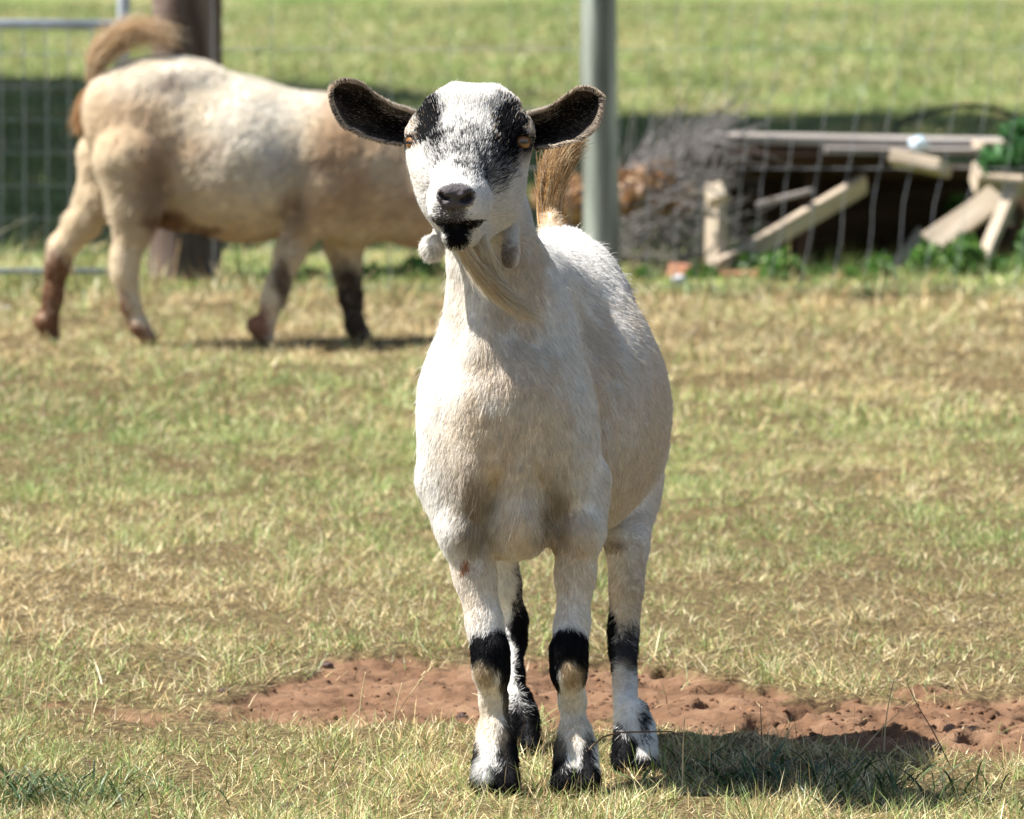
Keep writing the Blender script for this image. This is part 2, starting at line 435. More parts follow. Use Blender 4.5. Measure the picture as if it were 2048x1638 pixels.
# ------------------------------------------------------------------ implicit modelling (smooth union, surface nets)
class Field:
    def __init__(s, xs, ys, zs):
        s.ax = [np.asarray(a, np.float32) for a in (xs, ys, zs)]
        s.D = np.full([len(a) for a in s.ax], .2, np.float32)
    def _box(s, lo, hi):
        sl = []
        for a, l, h in zip(s.ax, lo, hi):
            i0 = max(0, np.searchsorted(a, l) - 1); i1 = min(len(a), np.searchsorted(a, h) + 1); sl.append(slice(i0, max(i0 + 1, i1)))
        X, Y, Z = np.meshgrid(s.ax[0][sl[0]], s.ax[1][sl[1]], s.ax[2][sl[2]], indexing='ij', sparse=True)
        return tuple(sl), X, Y, Z
    def _mix(s, sl, d, k, mode):
        a = s.D[sl]
        if mode == 'sub':
            h = np.clip(k - np.abs(-d - a), 0, None) / k
            s.D[sl] = np.maximum(a, -d) + h * h * k * .25
        else:
            h = np.clip(k - np.abs(a - d), 0, None) / k
            s.D[sl] = np.minimum(a, d) - h * h * k * .25
    def cone(s, p, q, r1, r2, k=.012, mode='add', sy=1.0):
        p = np.asarray(p, float); q = np.asarray(q, float); m = max(r1, r2) * max(1, sy) + k + .02
        sl, X, Y, Z = s._box(np.minimum(p, q) - m, np.maximum(p, q) + m)
        b = q - p; bb = float((b * b).sum()) + 1e-12
        h = np.clip(((X - p[0]) * b[0] + (Y - p[1]) * b[1] + (Z - p[2]) * b[2]) / bb, 0, 1)
        d = np.sqrt((X - p[0] - b[0] * h) ** 2 + ((Y - p[1] - b[1] * h) / sy) ** 2 + (Z - p[2] - b[2] * h) ** 2) - (r1 + (r2 - r1) * h)
        s._mix(sl, d.astype(np.float32), k, mode)
    def chain(s, pts, k=.010, mode='add', sy=1.0):
        for (p, r1), (q, r2) in zip(pts[:-1], pts[1:]): s.cone(p, q, r1, r2, k, mode, sy)
    def ell(s, c, r, k=.02, mode='add', rot=None):
        c = np.asarray(c, float); r = np.asarray(r, float); m = r.max() + k + .02
        sl, X, Y, Z = s._box(c - m, c + m)
        dx, dy, dz = X - c[0], Y - c[1], Z - c[2]
        if rot is not None:
            R = rot
            dx, dy, dz = (R[0][0] * dx + R[0][1] * dy + R[0][2] * dz, R[1][0] * dx + R[1][1] * dy + R[1][2] * dz, R[2][0] * dx + R[2][1] * dy + R[2][2] * dz)
        k0 = np.sqrt((dx / r[0]) ** 2 + (dy / r[1]) ** 2 + (dz / r[2]) ** 2)
        k1 = np.sqrt((dx / r[0] ** 2) ** 2 + (dy / r[1] ** 2) ** 2 + (dz / r[2] ** 2) ** 2) + 1e-6
        s._mix(sl, (k0 * (k0 - 1) / k1).astype(np.float32), k, mode)
    def mesh(s, smooth=3):
        D = s.D; neg = D < 0
        nx, ny, nz = D.shape
        cnt = np.zeros((nx - 1, ny - 1, nz - 1), np.int8)
        for a in (0, 1):
            for b in (0, 1):
                for c in (0, 1):
                    cnt += neg[a:nx - 1 + a, b:ny - 1 + b, c:nz - 1 + c]
        act = (cnt > 0) & (cnt < 8)
        I, J, K = np.nonzero(act)
        vid = np.full(act.shape, -1, np.int64); vid[I, J, K] = np.arange(len(I))
        X, Y, Z = s.ax
        acc = np.zeros((len(I), 3)); num = np.zeros(len(I))
        cor = [(a, b, c) for a in (0, 1) for b in (0, 1) for c in (0, 1)]
        for u in cor:
            for ax in range(3):
                if u[ax]: continue
                v = list(u); v[ax] = 1
                d0 = D[I + u[0], J + u[1], K + u[2]]; d1 = D[I + v[0], J + v[1], K + v[2]]
                cr = (d0 < 0) != (d1 < 0)
                t = np.where(cr, d0 / np.where(cr, d0 - d1, 1), 0)
                p0 = np.stack([X[I + u[0]], Y[J + u[1]], Z[K + u[2]]], -1); p1 = np.stack([X[I + v[0]], Y[J + v[1]], Z[K + v[2]]], -1)
                acc += np.where(cr[:, None], p0 + (p1 - p0) * t[:, None], 0); num += cr
        V = acc / num[:, None]
        Q = []
        # x edges
        for ax in range(3):
            s0 = [slice(1, -1)] * 3; s1 = [slice(1, -1)] * 3
            s0[ax] = slice(0, -1); s1[ax] = slice(1, None)
            n0 = neg[tuple(s0)]; n1 = neg[tuple(s1)]
            e = np.stack(np.nonzero(n0 != n1), -1)
            fl = n0[tuple(e.T)]
            o = np.ones(3, int); o[ax] = 0
            e = e + o
            b, c = [(1, 2), (2, 0), (0, 1)][ax]
            def cell(db, dc):
                q = e.copy(); q[:, b] += db; q[:, c] += dc; return vid[q[:, 0], q[:, 1], q[:, 2]]
            q = np.stack([cell(-1, -1), cell(0, -1), cell(0, 0), cell(-1, 0)], -1)
            q[~fl] = q[~fl][:, ::-1]
            Q.append(q)
        Q = np.concatenate(Q); Q = Q[(Q >= 0).all(1)]
        for _ in range(smooth):
            a2 = V.copy() * 2; n2 = np.full(len(V), 2.0)
            for i in range(4):
                a, b = Q[:, i], Q[:, (i + 1) % 4]
                np.add.at(a2, a, V[b]); np.add.at(n2, a, 1)
            V = a2 / n2[:, None]
        return V, Q

def vnormals(V, Q):
    n = np.cross(V[Q[:, 2]] - V[Q[:, 0]], V[Q[:, 3]] - V[Q[:, 1]])
    N = np.zeros_like(V)
    for i in range(4): np.add.at(N, Q[:, i], n)
    return N / (np.linalg.norm(N, axis=1)[:, None] + 1e-12)

class Coat:
    """markings of a hide: soft blobs with a ragged edge, in the animal's own space"""
    def __init__(s, base): s.base = np.array(base, float); s.m = []
    def blob(s, c, r, col, soft=.25, rag=.25, prob=1.0): s.m.append((np.asarray(c, float), np.asarray(r, float), np.array(col, float), soft, rag, prob))
    def colour(s, p, hair=False, rng=None, fine=60):
        n = fbm(p[:, 0] * fine, p[:, 1] * fine, p[:, 2] * fine, seed=60)
        c = np.repeat(s.base[None], len(p), 0)
        for cc, r, col, soft, rag, prob in s.m:
            d = np.sqrt((((p - cc) / r) ** 2).sum(1)) + n * rag
            w = 1 - sstep(1 - soft, 1 + soft, d)
            if hair:
                w = (rng.random(len(p)) < w * prob).astype(float) if soft < .5 else w * prob * rng.uniform(.55, 1.4, len(p))
                w = np.minimum(w, 1)
            else:
                w = w * prob
            c = c * (1 - w[:, None]) + col * w[:, None]
        return c

def hair_obj(name, P_, rad, col, parent, mat=M_FUR):
    """P_: (n, m, 3) strand points"""
    n, m, _ = P_.shape
    hc = bpy.data.hair_curves.new(name)
    hc.add_curves([m] * n)
    hc.attributes["position"].data.foreach_set("vector", P_.astype(np.float32).ravel())
    ra = hc.attributes.get("radius") or hc.attributes.new("radius", 'FLOAT', 'POINT')
    taper = np.linspace(1, .25, m)
    ra.data.foreach_set("value", (np.asarray(rad).reshape(-1, 1) * taper[None]).astype(np.float32).ravel() if np.ndim(rad) else (rad * np.tile(taper, n)).astype(np.float32))
    ca = hc.attributes.new("tint", 'FLOAT_COLOR', 'CURVE')
    c4 = np.ones((n, 4), np.float32); c4[:, :3] = col
    ca.data.foreach_set("color", c4.ravel())
    hc.materials.append(mat)
    o = bpy.data.objects.new(name, hc)
    return link(o, parent)

def grow(V, Q, N, n, length, flow, lift, colfn, rng, dens=None, radius=.0004, jitter=.25, away=.35, m=4):
    """strands rooted on a quad mesh"""
    T = np.concatenate([Q[:, [0, 1, 2]], Q[:, [0, 2, 3]]])
    ar = np.linalg.norm(np.cross(V[T[:, 1]] - V[T[:, 0]], V[T[:, 2]] - V[T[:, 0]]), axis=1)
    fn = N[T].mean(1)
    wgt = ar * np.where(fn[:, 1] > .45, away, 1)
    t = rng.choice(len(T), n, p=wgt / wgt.sum())
    a, b = rng.random(n), rng.random(n); fl = a + b > 1; a[fl] = 1 - a[fl]; b[fl] = 1 - b[fl]; c = 1 - a - b
    p = V[T[t, 0]] * a[:, None] + V[T[t, 1]] * b[:, None] + V[T[t, 2]] * c[:, None]
    nn = N[T[t, 0]] * a[:, None] + N[T[t, 1]] * b[:, None] + N[T[t, 2]] * c[:, None]
    nn /= np.linalg.norm(nn, axis=1)[:, None] + 1e-9
    if dens is not None:
        k = rng.random(n) < dens(p); p = p[k]; nn = nn[k]; n = len(p)
    f = flow(p, nn); f = f - nn * (f * nn).sum(1)[:, None]; f /= np.linalg.norm(f, axis=1)[:, None] + 1e-6
    # locks: neighbouring hairs share a swirl
    sw = np.stack([fbm(p[:, 0] * 45 + i * 7, p[:, 1] * 45, p[:, 2] * 45, seed=70 + i) for i in range(3)], -1)
    L = length(p) * rng.uniform(.6, 1.2, n)
    li = lift(p) * rng.uniform(.5, 1.5, n)
    d = f + nn * li[:, None] + sw * jitter + rng.normal(0, jitter * .35, (n, 3))
    d /= np.linalg.norm(d, axis=1)[:, None]
    S_ = []
    for i in range(m):
        u = i / (m - 1)
        q = p + d * (L * u)[:, None] - nn * (L * .28 * u * u * np.minimum(1, li * 1.5))[:, None] + f * (L * .12 * u * u)[:, None]
        if i == 0: q = p - nn * .0008
        S_.append(q)
    return np.stack(S_, 1), colfn(p), radius * rng.uniform(.7, 1.3, n)

# ------------------------------------------------------------------ the white goat in front
def rotx(axis_deg):   # rotation about Y (in the picture plane)
    a = math.radians(axis_deg); return ((math.cos(a), 0, math.sin(a)), (0, 1, 0), (-math.sin(a), 0, math.cos(a)))

def build_front_goat():
    rng = np.random.default_rng(21)
    xs = np.arange(-.150, .240, .003)
    ys = np.concatenate([np.arange(9.74, 10.10, .003), np.arange(10.10, 10.86, .006)])
    zs = np.concatenate([np.arange(-.012, .60, .004), np.arange(.60, .915, .0025)])
    f = Field(xs, ys, zs)
    # trunk
    f.ell(P(1092, 822, 10.40), (.160, .30, .172), k=.03)
    f.ell(P(1120, 720, 10.45), (.105, .25, .13), k=.03)
    f.ell(P(1014, 850, 10.09), (.101, .13, .168), k=.020)
    f.ell(P(908, 875, 10.10), (.038, .070, .105), k=.035)
    f.ell(P(1142, 905, 10.09), (.036, .070, .105), k=.030)
    f.ell(P(1045, 1040, 10.03), (.034, .055, .046), k=.03); f.ell(P(1010, 790, 9.985), (.05, .03, .045), k=.04)
    f.cone(P(1030, 590, 10.18), P(1125, 590, 10.55), .074, .062, k=.05)
    f.ell(P(1132, 585, 10.62), (.064, .11, .073), k=.04)
    f.ell(P(1198, 615, 10.56), (.028, .04, .030), k=.03)
    f.ell(P(1060, 610, 10.56), (.030, .04, .032), k=.03)
    f.ell(P(1128, 492, 10.69), (.026, .04, .020), k=.03)
    # neck
    f.chain([(P(975, 400, 10.06), .043), (P(986, 520, 10.055), .047), (P(1012, 620, 10.08), .061), (P(1020, 760, 10.12), .094)], k=.04)
    f.cone(P(958, 545, 10.0), P(965, 700, 9.985), .012, .018, k=.03)       # windpipe line
    f.cone(P(1040, 520, 10.08), P(1085, 700, 10.08), .018, .030, k=.04)
    # front legs
    def leg(pts, k=.014): f.chain(pts, k=k)
    leg([(P(905, 960, 10.075), .044), (P(931, 1060, 10.045), .0325), (P(950, 1150, 10.045), .0245), (P(970, 1250, 10.03), .0200),
         (P(981, 1305, 10.015), .0205), (P(983, 1345, 10.012), .0195), (P(987, 1400, 10.03), .0150), (P(989, 1470, 10.03), .0165), (P(990, 1520, 10.01), .0210)])
    leg([(P(1158, 960, 10.085), .042), (P(1155, 1060, 10.055), .0300), (P(1151, 1150, 10.055), .0225), (P(1144, 1250, 10.04), .0190),
         (P(1137, 1305, 10.02), .0205), (P(1138, 1345, 10.018), .0192), (P(1145, 1400, 10.04), .0140), (P(1148, 1470, 10.04), .0155), (P(1150, 1515, 10.02), .0195)])
    f.ell(P(968, 1338, 9.996), (.011, .010, .012), k=.008); f.ell(P(1141, 1345, 9.998), (.011, .010, .012), k=.008)
    # hollows beside the brisket
    f.ell(P(979, 1045, 9.975), (.010, .045, .055), k=.030, mode='sub', rot=rotx(-8))
    f.ell(P(1102, 1050, 9.980), (.010, .045, .053), k=.030, mode='sub', rot=rotx(8)); f.cone(P(1188, 680, 10.10), P(1200, 960, 10.10), .010, .010, k=.03, mode='sub')
    # hind legs
    leg(k=.007, pts=[(P(1190, 850, 10.60), .074), (P(1250, 1000, 10.53), .040), (P(1254, 1090, 10.46), .0275), (P(1253, 1180, 10.44), .0205), (P(1247, 1262, 10.44), .0195),
         (P(1246, 1300, 10.43), .0175), (P(1250, 1370, 10.37), .0140), (P(1254, 1440, 10.31), .0150), (P(1262, 1490, 10.26), .0185)])
    leg([(P(1010, 850, 10.58), .085), (P(985, 1000, 10.54), .050), (P(990, 1090, 10.53), .030), (P(1005, 1170, 10.54), .0215), (P(1020, 1240, 10.56), .0205),
         (P(1021, 1280, 10.55), .0185), (P(1022, 1350, 10.50), .0150), (P(1030, 1420, 10.46), .0165), (P(1034, 1465, 10.43), .0190)])
    f.cone(P(1000, 900, 10.55), P(1215, 900, 10.52), .07, .07, k=.05)      # groin
    # cloven feet
    def foot(px, Y, top, dy=.03):
        c = P(px, 1500, Y)[0]
        for sgn in (-1, 1):
            f.cone((c + sgn * .009, Y + .012, .052), (c + sgn * .0145, Y - dy, .014), .0165, .0140, k=.008)
            f.cone((c + sgn * .0145, Y - dy, .013), (c + sgn * .015, Y - dy + .03, .012), .0125, .0125, k=.006)
        f.cone((c, Y + .02, .072), (c, Y + .01, .050), .018, .021, k=.012)
        f.ell((c - .010, Y + .040, .045), (.006, .008, .010), k=.006); f.ell((c + .010, Y + .040, .045), (.006, .008, .010), k=.006)
    foot(991, 10.0, 0); foot(1152, 10.01, 0); foot(1270, 10.24, 0); foot(1036, 10.42, 0)
    # head
    f.ell(P(948, 260, 10.0), (.058, .058, .047), k=.03)
    f.ell(P(945, 212, 9.99), (.058, .045, .0205), k=.006)
    f.cone(P(943, 268, 9.972), P(915, 385, 9.852), .050, .0265, k=.03)
    f.ell(P(853, 272, 9.972), (.0225, .027, .026), k=.022)
    f.ell(P(1031, 272, 9.960), (.0235, .027, .027), k=.022)
    f.ell(P(878, 345, 9.985), (.031, .055, .046), k=.045); f.ell(P(900, 330, 9.945), (.032, .045, .045), k=.03); f.ell(P(975, 340, 9.94), (.032, .045, .045), k=.03)
    f.ell(P(1000, 360, 9.975), (.028, .055, .048), k=.03)
    f.ell(P(940, 412, 9.965), (.050, .07, .038), k=.03)
    f.cone(P(945, 405, 10.02), P(965, 430, 10.04), .048, .046, k=.03)
    f.ell(P(919, 404, 9.862), (.0375, .045, .029), k=.02)
    f.ell(P(916, 432, 9.850), (.031, .030, .014), k=.012)
    f.cone(P(940, 455, 9.93), P(914, 470, 9.852), .026, .0155, k=.016)
    f.ell(P(914, 477, 9.846), (.0145, .015, .0125), k=.010)
    # nose
    f.ell(P(911, 384, 9.822), (.0215, .014, .0115), k=.010)
    f.ell(P(892, 392, 9.818), (.0090, .012, .0110), k=.006)
    f.ell(P(930, 394, 9.816), (.0100, .012, .0115), k=.006)
    f.ell(P(904, 410, 9.820), (.0080, .010, .0080), k=.005)
    for (x_, y_, r_, rt) in ((884, 392, (.0030, .02, .0068), 35), (893, 399, (.0062, .02, .0024), 25), (936, 396, (.0052, .02, .0070), -35), (925, 402, (.0060, .02, .0030), -25)):
        f.ell(P(x_, y_, 9.806), r_, k=.0025, mode='sub', rot=rotx(rt))
    f.ell(P(903, 424, 9.812), (.0013, .016, .0100), k=.0025, mode='sub')
    mouth = [(862, 434), (874, 441), (888, 446), (903, 448), (922, 449), (942, 447), (960, 440), (974, 431)]
    for (a, b) in zip(mouth[:-1], mouth[1:]):
        for Yo in (9.825, 9.84, 9.855):
            e = abs((a[0] + b[0]) / 2 - 914) / 60
            f.cone(P(a[0], a[1], Yo + .025 * e), P(b[0], b[1], Yo + .025 * e), .0021, .0021, k=.004, mode='sub')
    # eyes: sockets
    eyeR = P(1041, 284, 9.9490); eyeL = P(831, 285, 9.9625)
    f.ell(eyeR + (.002, -.012, 0), (.0130, .014, .0088), k=.002, mode='sub', rot=rotx(10))
    f.ell(eyeL + (-.006, -.008, 0), (.0120, .014, .0074), k=.002, mode='sub', rot=rotx(-14))
    f.cone(P(1018, 258, 9.940), P(1056, 263, 9.947), .0040, .0040, k=.008)  # brow lids
    f.cone(P(820, 264, 9.964), P(848, 261, 9.954), .0045, .0045, k=.008)
    # wattles
    f.cone(P(888, 462, 10.0), P(868, 492, 9.995), .008, .0115, k=.006); f.ell(P(864, 496, 9.985), (.0140, .0130, .0150), k=.006)
    f.cone(P(1022, 452, 9.975), P(1022, 495, 9.955), .008, .0095, k=.004); f.ell(P(1021, 512, 9.950), (.0100, .0100, .0130), k=.004)
    # tail bone
    f.chain([(P(1112, 510, 10.70), .018), (P(1103, 470, 10.74), .010), (P(1101, 430, 10.76), .006)], k=.015); 
    V, Q = f.mesh(2)
    N = vnormals(V, Q)

    WHITE = (.91, .89, .85); TAN = (.74, .58, .38); BLK = (.007, .007, .009); CREAM = (.72, .62, .47); BRN = (.20, .12, .07)
    ct = Coat(WHITE)
    # warm cream patches of the coat
    for (x_, y_, Y_, r_, pr) in [(1060, 900, 9.95, (.07, .1, .10), .38), (940, 900, 9.98, (.05, .1, .07), .25), (1040, 1070, 10.0, (.03, .08, .03), .35), (1040, 560, 10.02, (.03, .08, .06), .5),
                                 (1180, 760, 10.2, (.03, .12, .10), .5), (1290, 800, 10.35, (.06, .2, .08), .35), (1130, 1080, 10.02, (.03, .05, .05), .4), (1010, 720, 9.98, (.05, .1, .05), .35),
                                 (1220, 950, 10.3, (.06, .2, .06), .3), (915, 640, 10.05, (.02, .08, .06), .2), (1230, 620, 10.4, (.05, .1, .02), .25), (1250, 1200, 10.42, (.03, .05, .06), .55), (1148, 1150, 10.05, (.03, .06, .06), .42), (955, 1150, 10.04, (.03, .06, .06), .36), (1250, 850, 10.3, (.12, .3, .16), .08)]:
        ct.blob(P(x_, y_, Y_), r_, TAN, .6, .5, pr)
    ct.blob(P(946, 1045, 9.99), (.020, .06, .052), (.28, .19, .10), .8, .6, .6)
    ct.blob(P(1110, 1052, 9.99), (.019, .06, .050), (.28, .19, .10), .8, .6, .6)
    ct.blob(P(1215, 600, 10.62), (.05, .12, .05), (.50, .49, .50), .6, .5, .6)
    ct.blob(P(930, 1131, 10.02), (.006, .03, .009), (.45, .19, .08), .4, .3, .8)
    # head
    ct.blob(P(945, 305, 9.93), (.047, .07, .030), (.07, .068, .072), .49, .6, .58)
    ct.blob(P(965, 340, 9.90), (.035, .06, .022), (.07, .068, .072), .49, .6, .58)
    ct.blob(P(1040, 262, 9.95), (.034, .06, .042), TAN, .4, .3, .55)
    ct.blob(P(842, 262, 9.97), (.022, .05, .040), (.42, .32, .22), .4, .3, .55)
    ct.blob(P(845, 335, 9.97), (.022, .05, .028), TAN, .6, .3, .35)
    ct.blob(P(858, 238, 9.94), (.0180, .06, .032), BLK, .38, .45, .97)
    ct.blob(P(868, 285, 9.93), (.013, .05, .022), BLK, .45, .4, .7); ct.blob(P(848, 272, 9.95), (.010, .05, .012), BLK, .4, .4, .9)
    ct.blob(P(1018, 250, 9.94), (.0185, .06, .035), BLK, .38, .45, .97)
    ct.blob(P(1006, 298, 9.93), (.017, .05, .021), BLK, .49, .5, .65)
    ct.blob(P(1035, 300, 9.95), (.016, .05, .014), BLK, .5, .3, .7)
    ct.blob(P(988, 350, 9.90), (.015, .05, .024), (.09, .085, .09), .49, .5, .45); ct.blob(P(880, 330, 9.94), (.016, .05, .022), (.12, .11, .11), .49, .5, .4)
    ct.blob(eyeR, (.0175, .03, .0155), BLK, .25, .1, .9)
    ct.blob(eyeL, (.0170, .03, .012), (.05, .035, .03), .25, .1, .9)
    # muzzle
    ct.blob(P(911, 392, 9.815), (.0245, .022, .0165), (.085, .075, .080), .15, .1)
    ct.blob(P(903, 424, 9.82), (.017, .03, .015), (.10, .088, .090), .4, .2, .9)
    ct.blob(P(873, 440, 9.85), (.012, .04, .005), (.05, .04, .04), .6, .5, .7)
    ct.blob(P(903, 447, 9.83), (.026, .04, .0048), (.03, .03, .03), .7, .6, .8)
    ct.blob(P(940, 446, 9.84), (.026, .04, .0050), BLK, .4, .3, .9)
    ct.blob(P(914, 456, 9.84), (.0190, .035, .0085), BLK, .49, .45); ct.blob(P(913, 474, 9.84), (.0138, .035, .0135), BLK, .45, .45)
    ct.blob(P(862, 500, 9.995), (.014, .014, .018), CREAM, .5, .3, .8)
    ct.blob(P(1016, 512, 9.947), (.009, .014, .016), BRN, .5, .3, .75)
    # legs
    def black(x_, y_, Y_, r_, soft=.18, rag=.22, col=BLK): ct.blob(P(x_, y_, Y_), r_, col, soft, rag)
    black(988, 1302, 10.01, (.034, .045, .0265)); black(1014, 1345, 10.02, (.0105, .04, .038)); black(1014, 1400, 10.03, (.006, .04, .03))
    ct.blob(P(965, 1350, 9.99), (.0150, .022, .0140), (.52, .40, .25), .55, .6)
    black(1137, 1302, 10.01, (.034, .045, .0275)); black(1108, 1350, 10.03, (.0085, .04, .030)); black(1166, 1335, 10.03, (.006, .04, .02))
    ct.blob(P(1148, 1354, 9.99), (.0140, .022, .0150), (.50, .37, .22), .55, .6)
    black(946, 1530, 10.01, (.0150, .05, .034)); black(1014, 1510, 10.02, (.0160, .05, .042)); black(985, 1590, 9.97, (.06, .09, .036)); ct.blob(P(964, 1535, 9.98), (.009, .05, .014), WHITE, .5, .5, .7); black(1030, 1560, 9.99, (.02, .07, .035))
    black(1117, 1520, 10.02, (.0130, .05, .034)); black(1172, 1525, 10.02, (.0110, .05, .036)); black(1150, 1582, 9.98, (.06, .09, .034))
    ct.blob(P(1145, 1440, 10.03), (.02, .05, .05), CREAM, .6, .4, .6); ct.blob(P(978, 1430, 10.03), (.02, .05, .05), CREAM, .6, .4, .6)
    black(1246, 1300, 10.42, (.034, .06, .032), .48, .6, (.06, .056, .06)); black(1218, 1320, 10.42, (.009, .06, .075)); black(1215, 1245, 10.44, (.014, .06, .022))
    ct.blob(P(1244, 1352, 10.36), (.010, .05, .018), CREAM, .5, .3, .6)
    black(1240, 1505, 10.24, (.024, .10, .032), .3, .4); black(1232, 1545, 10.22, (.026, .10, .03)); black(1270, 1562, 10.20, (.07, .14, .030), .3, .5, (.02, .02, .023)); black(1285, 1470, 10.28, (.008, .06, .05), .4, .4); black(1300, 1550, 10.24, (.016, .06, .02))
    black(1052, 1200, 10.54, (.014, .08, .07), .49, .5, (.05, .04, .035)); black(1040, 1265, 10.56, (.017, .06, .034)); black(1046, 1350, 10.5, (.0110, .06, .06)); black(1036, 1480, 10.42, (.035, .09, .045)); black(1054, 1380, 10.48, (.020, .09, .10), .4, .4)
    ct.blob(P(1215, 1095, 10.40), (.03, .14, .009), BRN, .5, .3, .5)  # brown belly line: groin shade and dark hair put into the coat colour
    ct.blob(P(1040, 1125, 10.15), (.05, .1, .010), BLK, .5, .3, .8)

    ct.blob(P(1101, 435, 10.76), (.03, .05, .022), TAN, .5, .4, .9)
    root = empty("goat", (P(1090, 1500, 10.2)[0], 10.2, 0), "white goat with black eye patches, beard and black knees facing the camera", "goat")
    body = mesh_obj("body", V, Q, mat=M_SKIN, parent=root, col=ct.colour(V))

    nose_c = P(911, 393, 9.812)
    padr = np.array((.0225, .020, .0150))
    def dens(p):
        d = np.sqrt((((p - nose_c) / padr) ** 2).sum(1)); k = sstep(.85, 1.1, d)
        for e, r in ((eyeR, .0125), (eyeL, .0125)):
            q = np.linalg.norm((p - e) / np.array((1, 1, .75)), axis=1); k *= sstep(r * 1.05, r * 1.25, q)
        k *= np.where(p[:, 2] < .012, .2, 1)
        return k
    HEADZ = P(0, 500, 9.95)[2]
    muz = P(914, 420, 9.82)
    def ishead(p): return sstep(HEADZ - .01, HEADZ + .02, p[:, 2]) * (1 - sstep(10.04, 10.08, p[:, 1]))
    poll = P(948, 170, 9.99)
    def length(p):
        h = ishead(p); L = np.full(len(p), .0108)
        L = L * (1 - h) + .0085 * h
        dm = np.linalg.norm(p - muz, axis=1); L = np.where(h > .5, np.minimum(L, .0022 + dm * .09), L)
        L = L + .009 * np.exp(-((np.abs(p[:, 0] - poll[0]) - .030) / .016) ** 2) * sstep(poll[2] - .03, poll[2], p[:, 2])
        dn = np.linalg.norm((p - nose_c) / (1.4, 1, 1), axis=1); L = np.where(h > .5, np.minimum(L, .0010 + np.maximum(0, dn - .014) * .22), L)
        de = np.minimum(np.linalg.norm(p - eyeR, axis=1), np.linalg.norm(p - eyeL, axis=1)); L = np.minimum(L, .0028 + np.maximum(0, de - .014) * .4)
        for wq in (P(862, 495, 9.995), P(1021, 508, 9.952)): L = np.where(np.linalg.norm((p - wq) / (1, 1, 1.3), axis=1) < .020, .0065, L)
        L = np.where(p[:, 2] < .30, .0070 + .003 * (p[:, 2] < .05), L)
        L = np.where((p[:, 1] > 10.5) & (p[:, 2] > .58), .014, L)
        dd = np.minimum(np.linalg.norm((p - P(962, 1020, 9.99)) / (1, 1, 1.6), axis=1), np.linalg.norm((p - P(1110, 1030, 9.99)) / (1, 1, 1.6), axis=1))
        return L + .009 * np.exp(-(dd / .03) ** 2)
    def flow(p, n):
        h = ishead(p)[:, None]
        bodyf = np.stack([.22 * np.tanh((p[:, 0] - .012) / .05), .35 + .9 * sstep(10.15, 10.35, p[:, 1]), -1 * np.ones(len(p))], -1)
        away = p - muz; away /= np.linalg.norm(away, axis=1)[:, None] + 1e-9
        headf = away + np.array((0, .25, .35))
        return bodyf * (1 - h) + headf * h
    def lift(p):
        l = .20 + .16 * ishead(p)
        l = l + .28 * np.exp(-(np.linalg.norm(p - poll, axis=1) / .028) ** 2)
        l = np.where((p[:, 1] > 10.45) & (p[:, 2] > .55), .75, l)
        return l
    colf = lambda p: ct.colour(p, True, rng) * np.clip(rng.normal(.97, .12, (len(p), 1)), .6, 1.12)
    A = grow(V, Q, N, 480000, length, flow, lift, colf, rng, dens, radius=.00033, jitter=.19, away=.25)
    hm = (V[Q[:, 0]][:, 2] > HEADZ - .02) & (V[Q[:, 0]][:, 1] < 10.08)
    B = grow(V, Q[hm], N, 120000, length, flow, lift, colf, rng, dens, radius=.00026, away=.2)
    wild = grow(V, Q, N, 7000, lambda p: length(p) * (1.9 - .8 * ishead(p)), flow, lambda p: lift(p) * 1.4, colf, rng, dens, radius=.00028, jitter=.5)
    hair_obj("coat", np.concatenate([A[0], B[0], wild[0]]), np.concatenate([A[2], B[2], wild[2]]), np.concatenate([A[1], B[1], wild[1]]), root)

    # ears: cupped leaf shapes whose hollow side faces the camera
    def ear(base, tip, sgn, tiltY):
        base = np.asarray(base); tip = np.asarray(tip)
        ax = tip - base; Ln = np.linalg.norm(ax); ax = ax / Ln
        front = np.array((sgn * -.10, -1, .05)); front -= ax * front.dot(ax); front /= np.linalg.norm(front)
        up = np.cross(ax, front) * (1 if sgn > 0 else -1)
        if up[2] < 0: up = -up
        nu, nv = 40, 20
        u = np.linspace(0, 1, nu); v = np.linspace(-1, 1, nv)
        hw_t = np.interp(u, [0, .10, .25, .45, .65, .80, .90, .96, 1], [.0250, .0225, .0205, .0205, .0225, .0215, .0168, .0108, .0010])
        hw_b = np.interp(u, [0, .10, .25, .45, .65, .80, .90, .96, 1], [.0200, .0215, .0255, .0310, .0315, .0265, .0190, .0115, .0010])
        cl = .003 * np.sin(u * math.pi * 1.15) * -1
        def surf(off):
            out = []
            for i in range(nu):
                hw = np.where(v > 0, hw_t[i], hw_b[i]) * (.95 + .035 * math.sin(u[i] * (9 if sgn > 0 else 12) + sgn) + .02 * math.sin(u[i] * 23 + 2 * sgn))
                dep = (.020 * (1 - u[i]) ** 1.2 + .0085) * (1 - np.abs(v) ** 2.2) * (1 - .5 * u[i] ** 4)
                roll = -.002 * np.exp(-((np.abs(v) - 1) / .15) ** 2)
                wav = .0016 * np.sin(u[i] * 9 + v * 3)
                out.append(base + ax * (Ln * u[i]) + up * (hw * v + cl[i])[:, None] - front * (dep + roll + wav + off)[:, None])
            return np.array(out)
        inner = surf(0); outer = surf(.0035)
        outer[:, 0] = (inner[:, 0] + outer[:, 0]) / 2; outer[:, -1] = (inner[:, -1] + outer[:, -1]) / 2
        Vv = np.concatenate([inner.reshape(-1, 3), outer.reshape(-1, 3)])
        Qq = []
        def idx(i, j, o): return o * nu * nv + i * nv + j
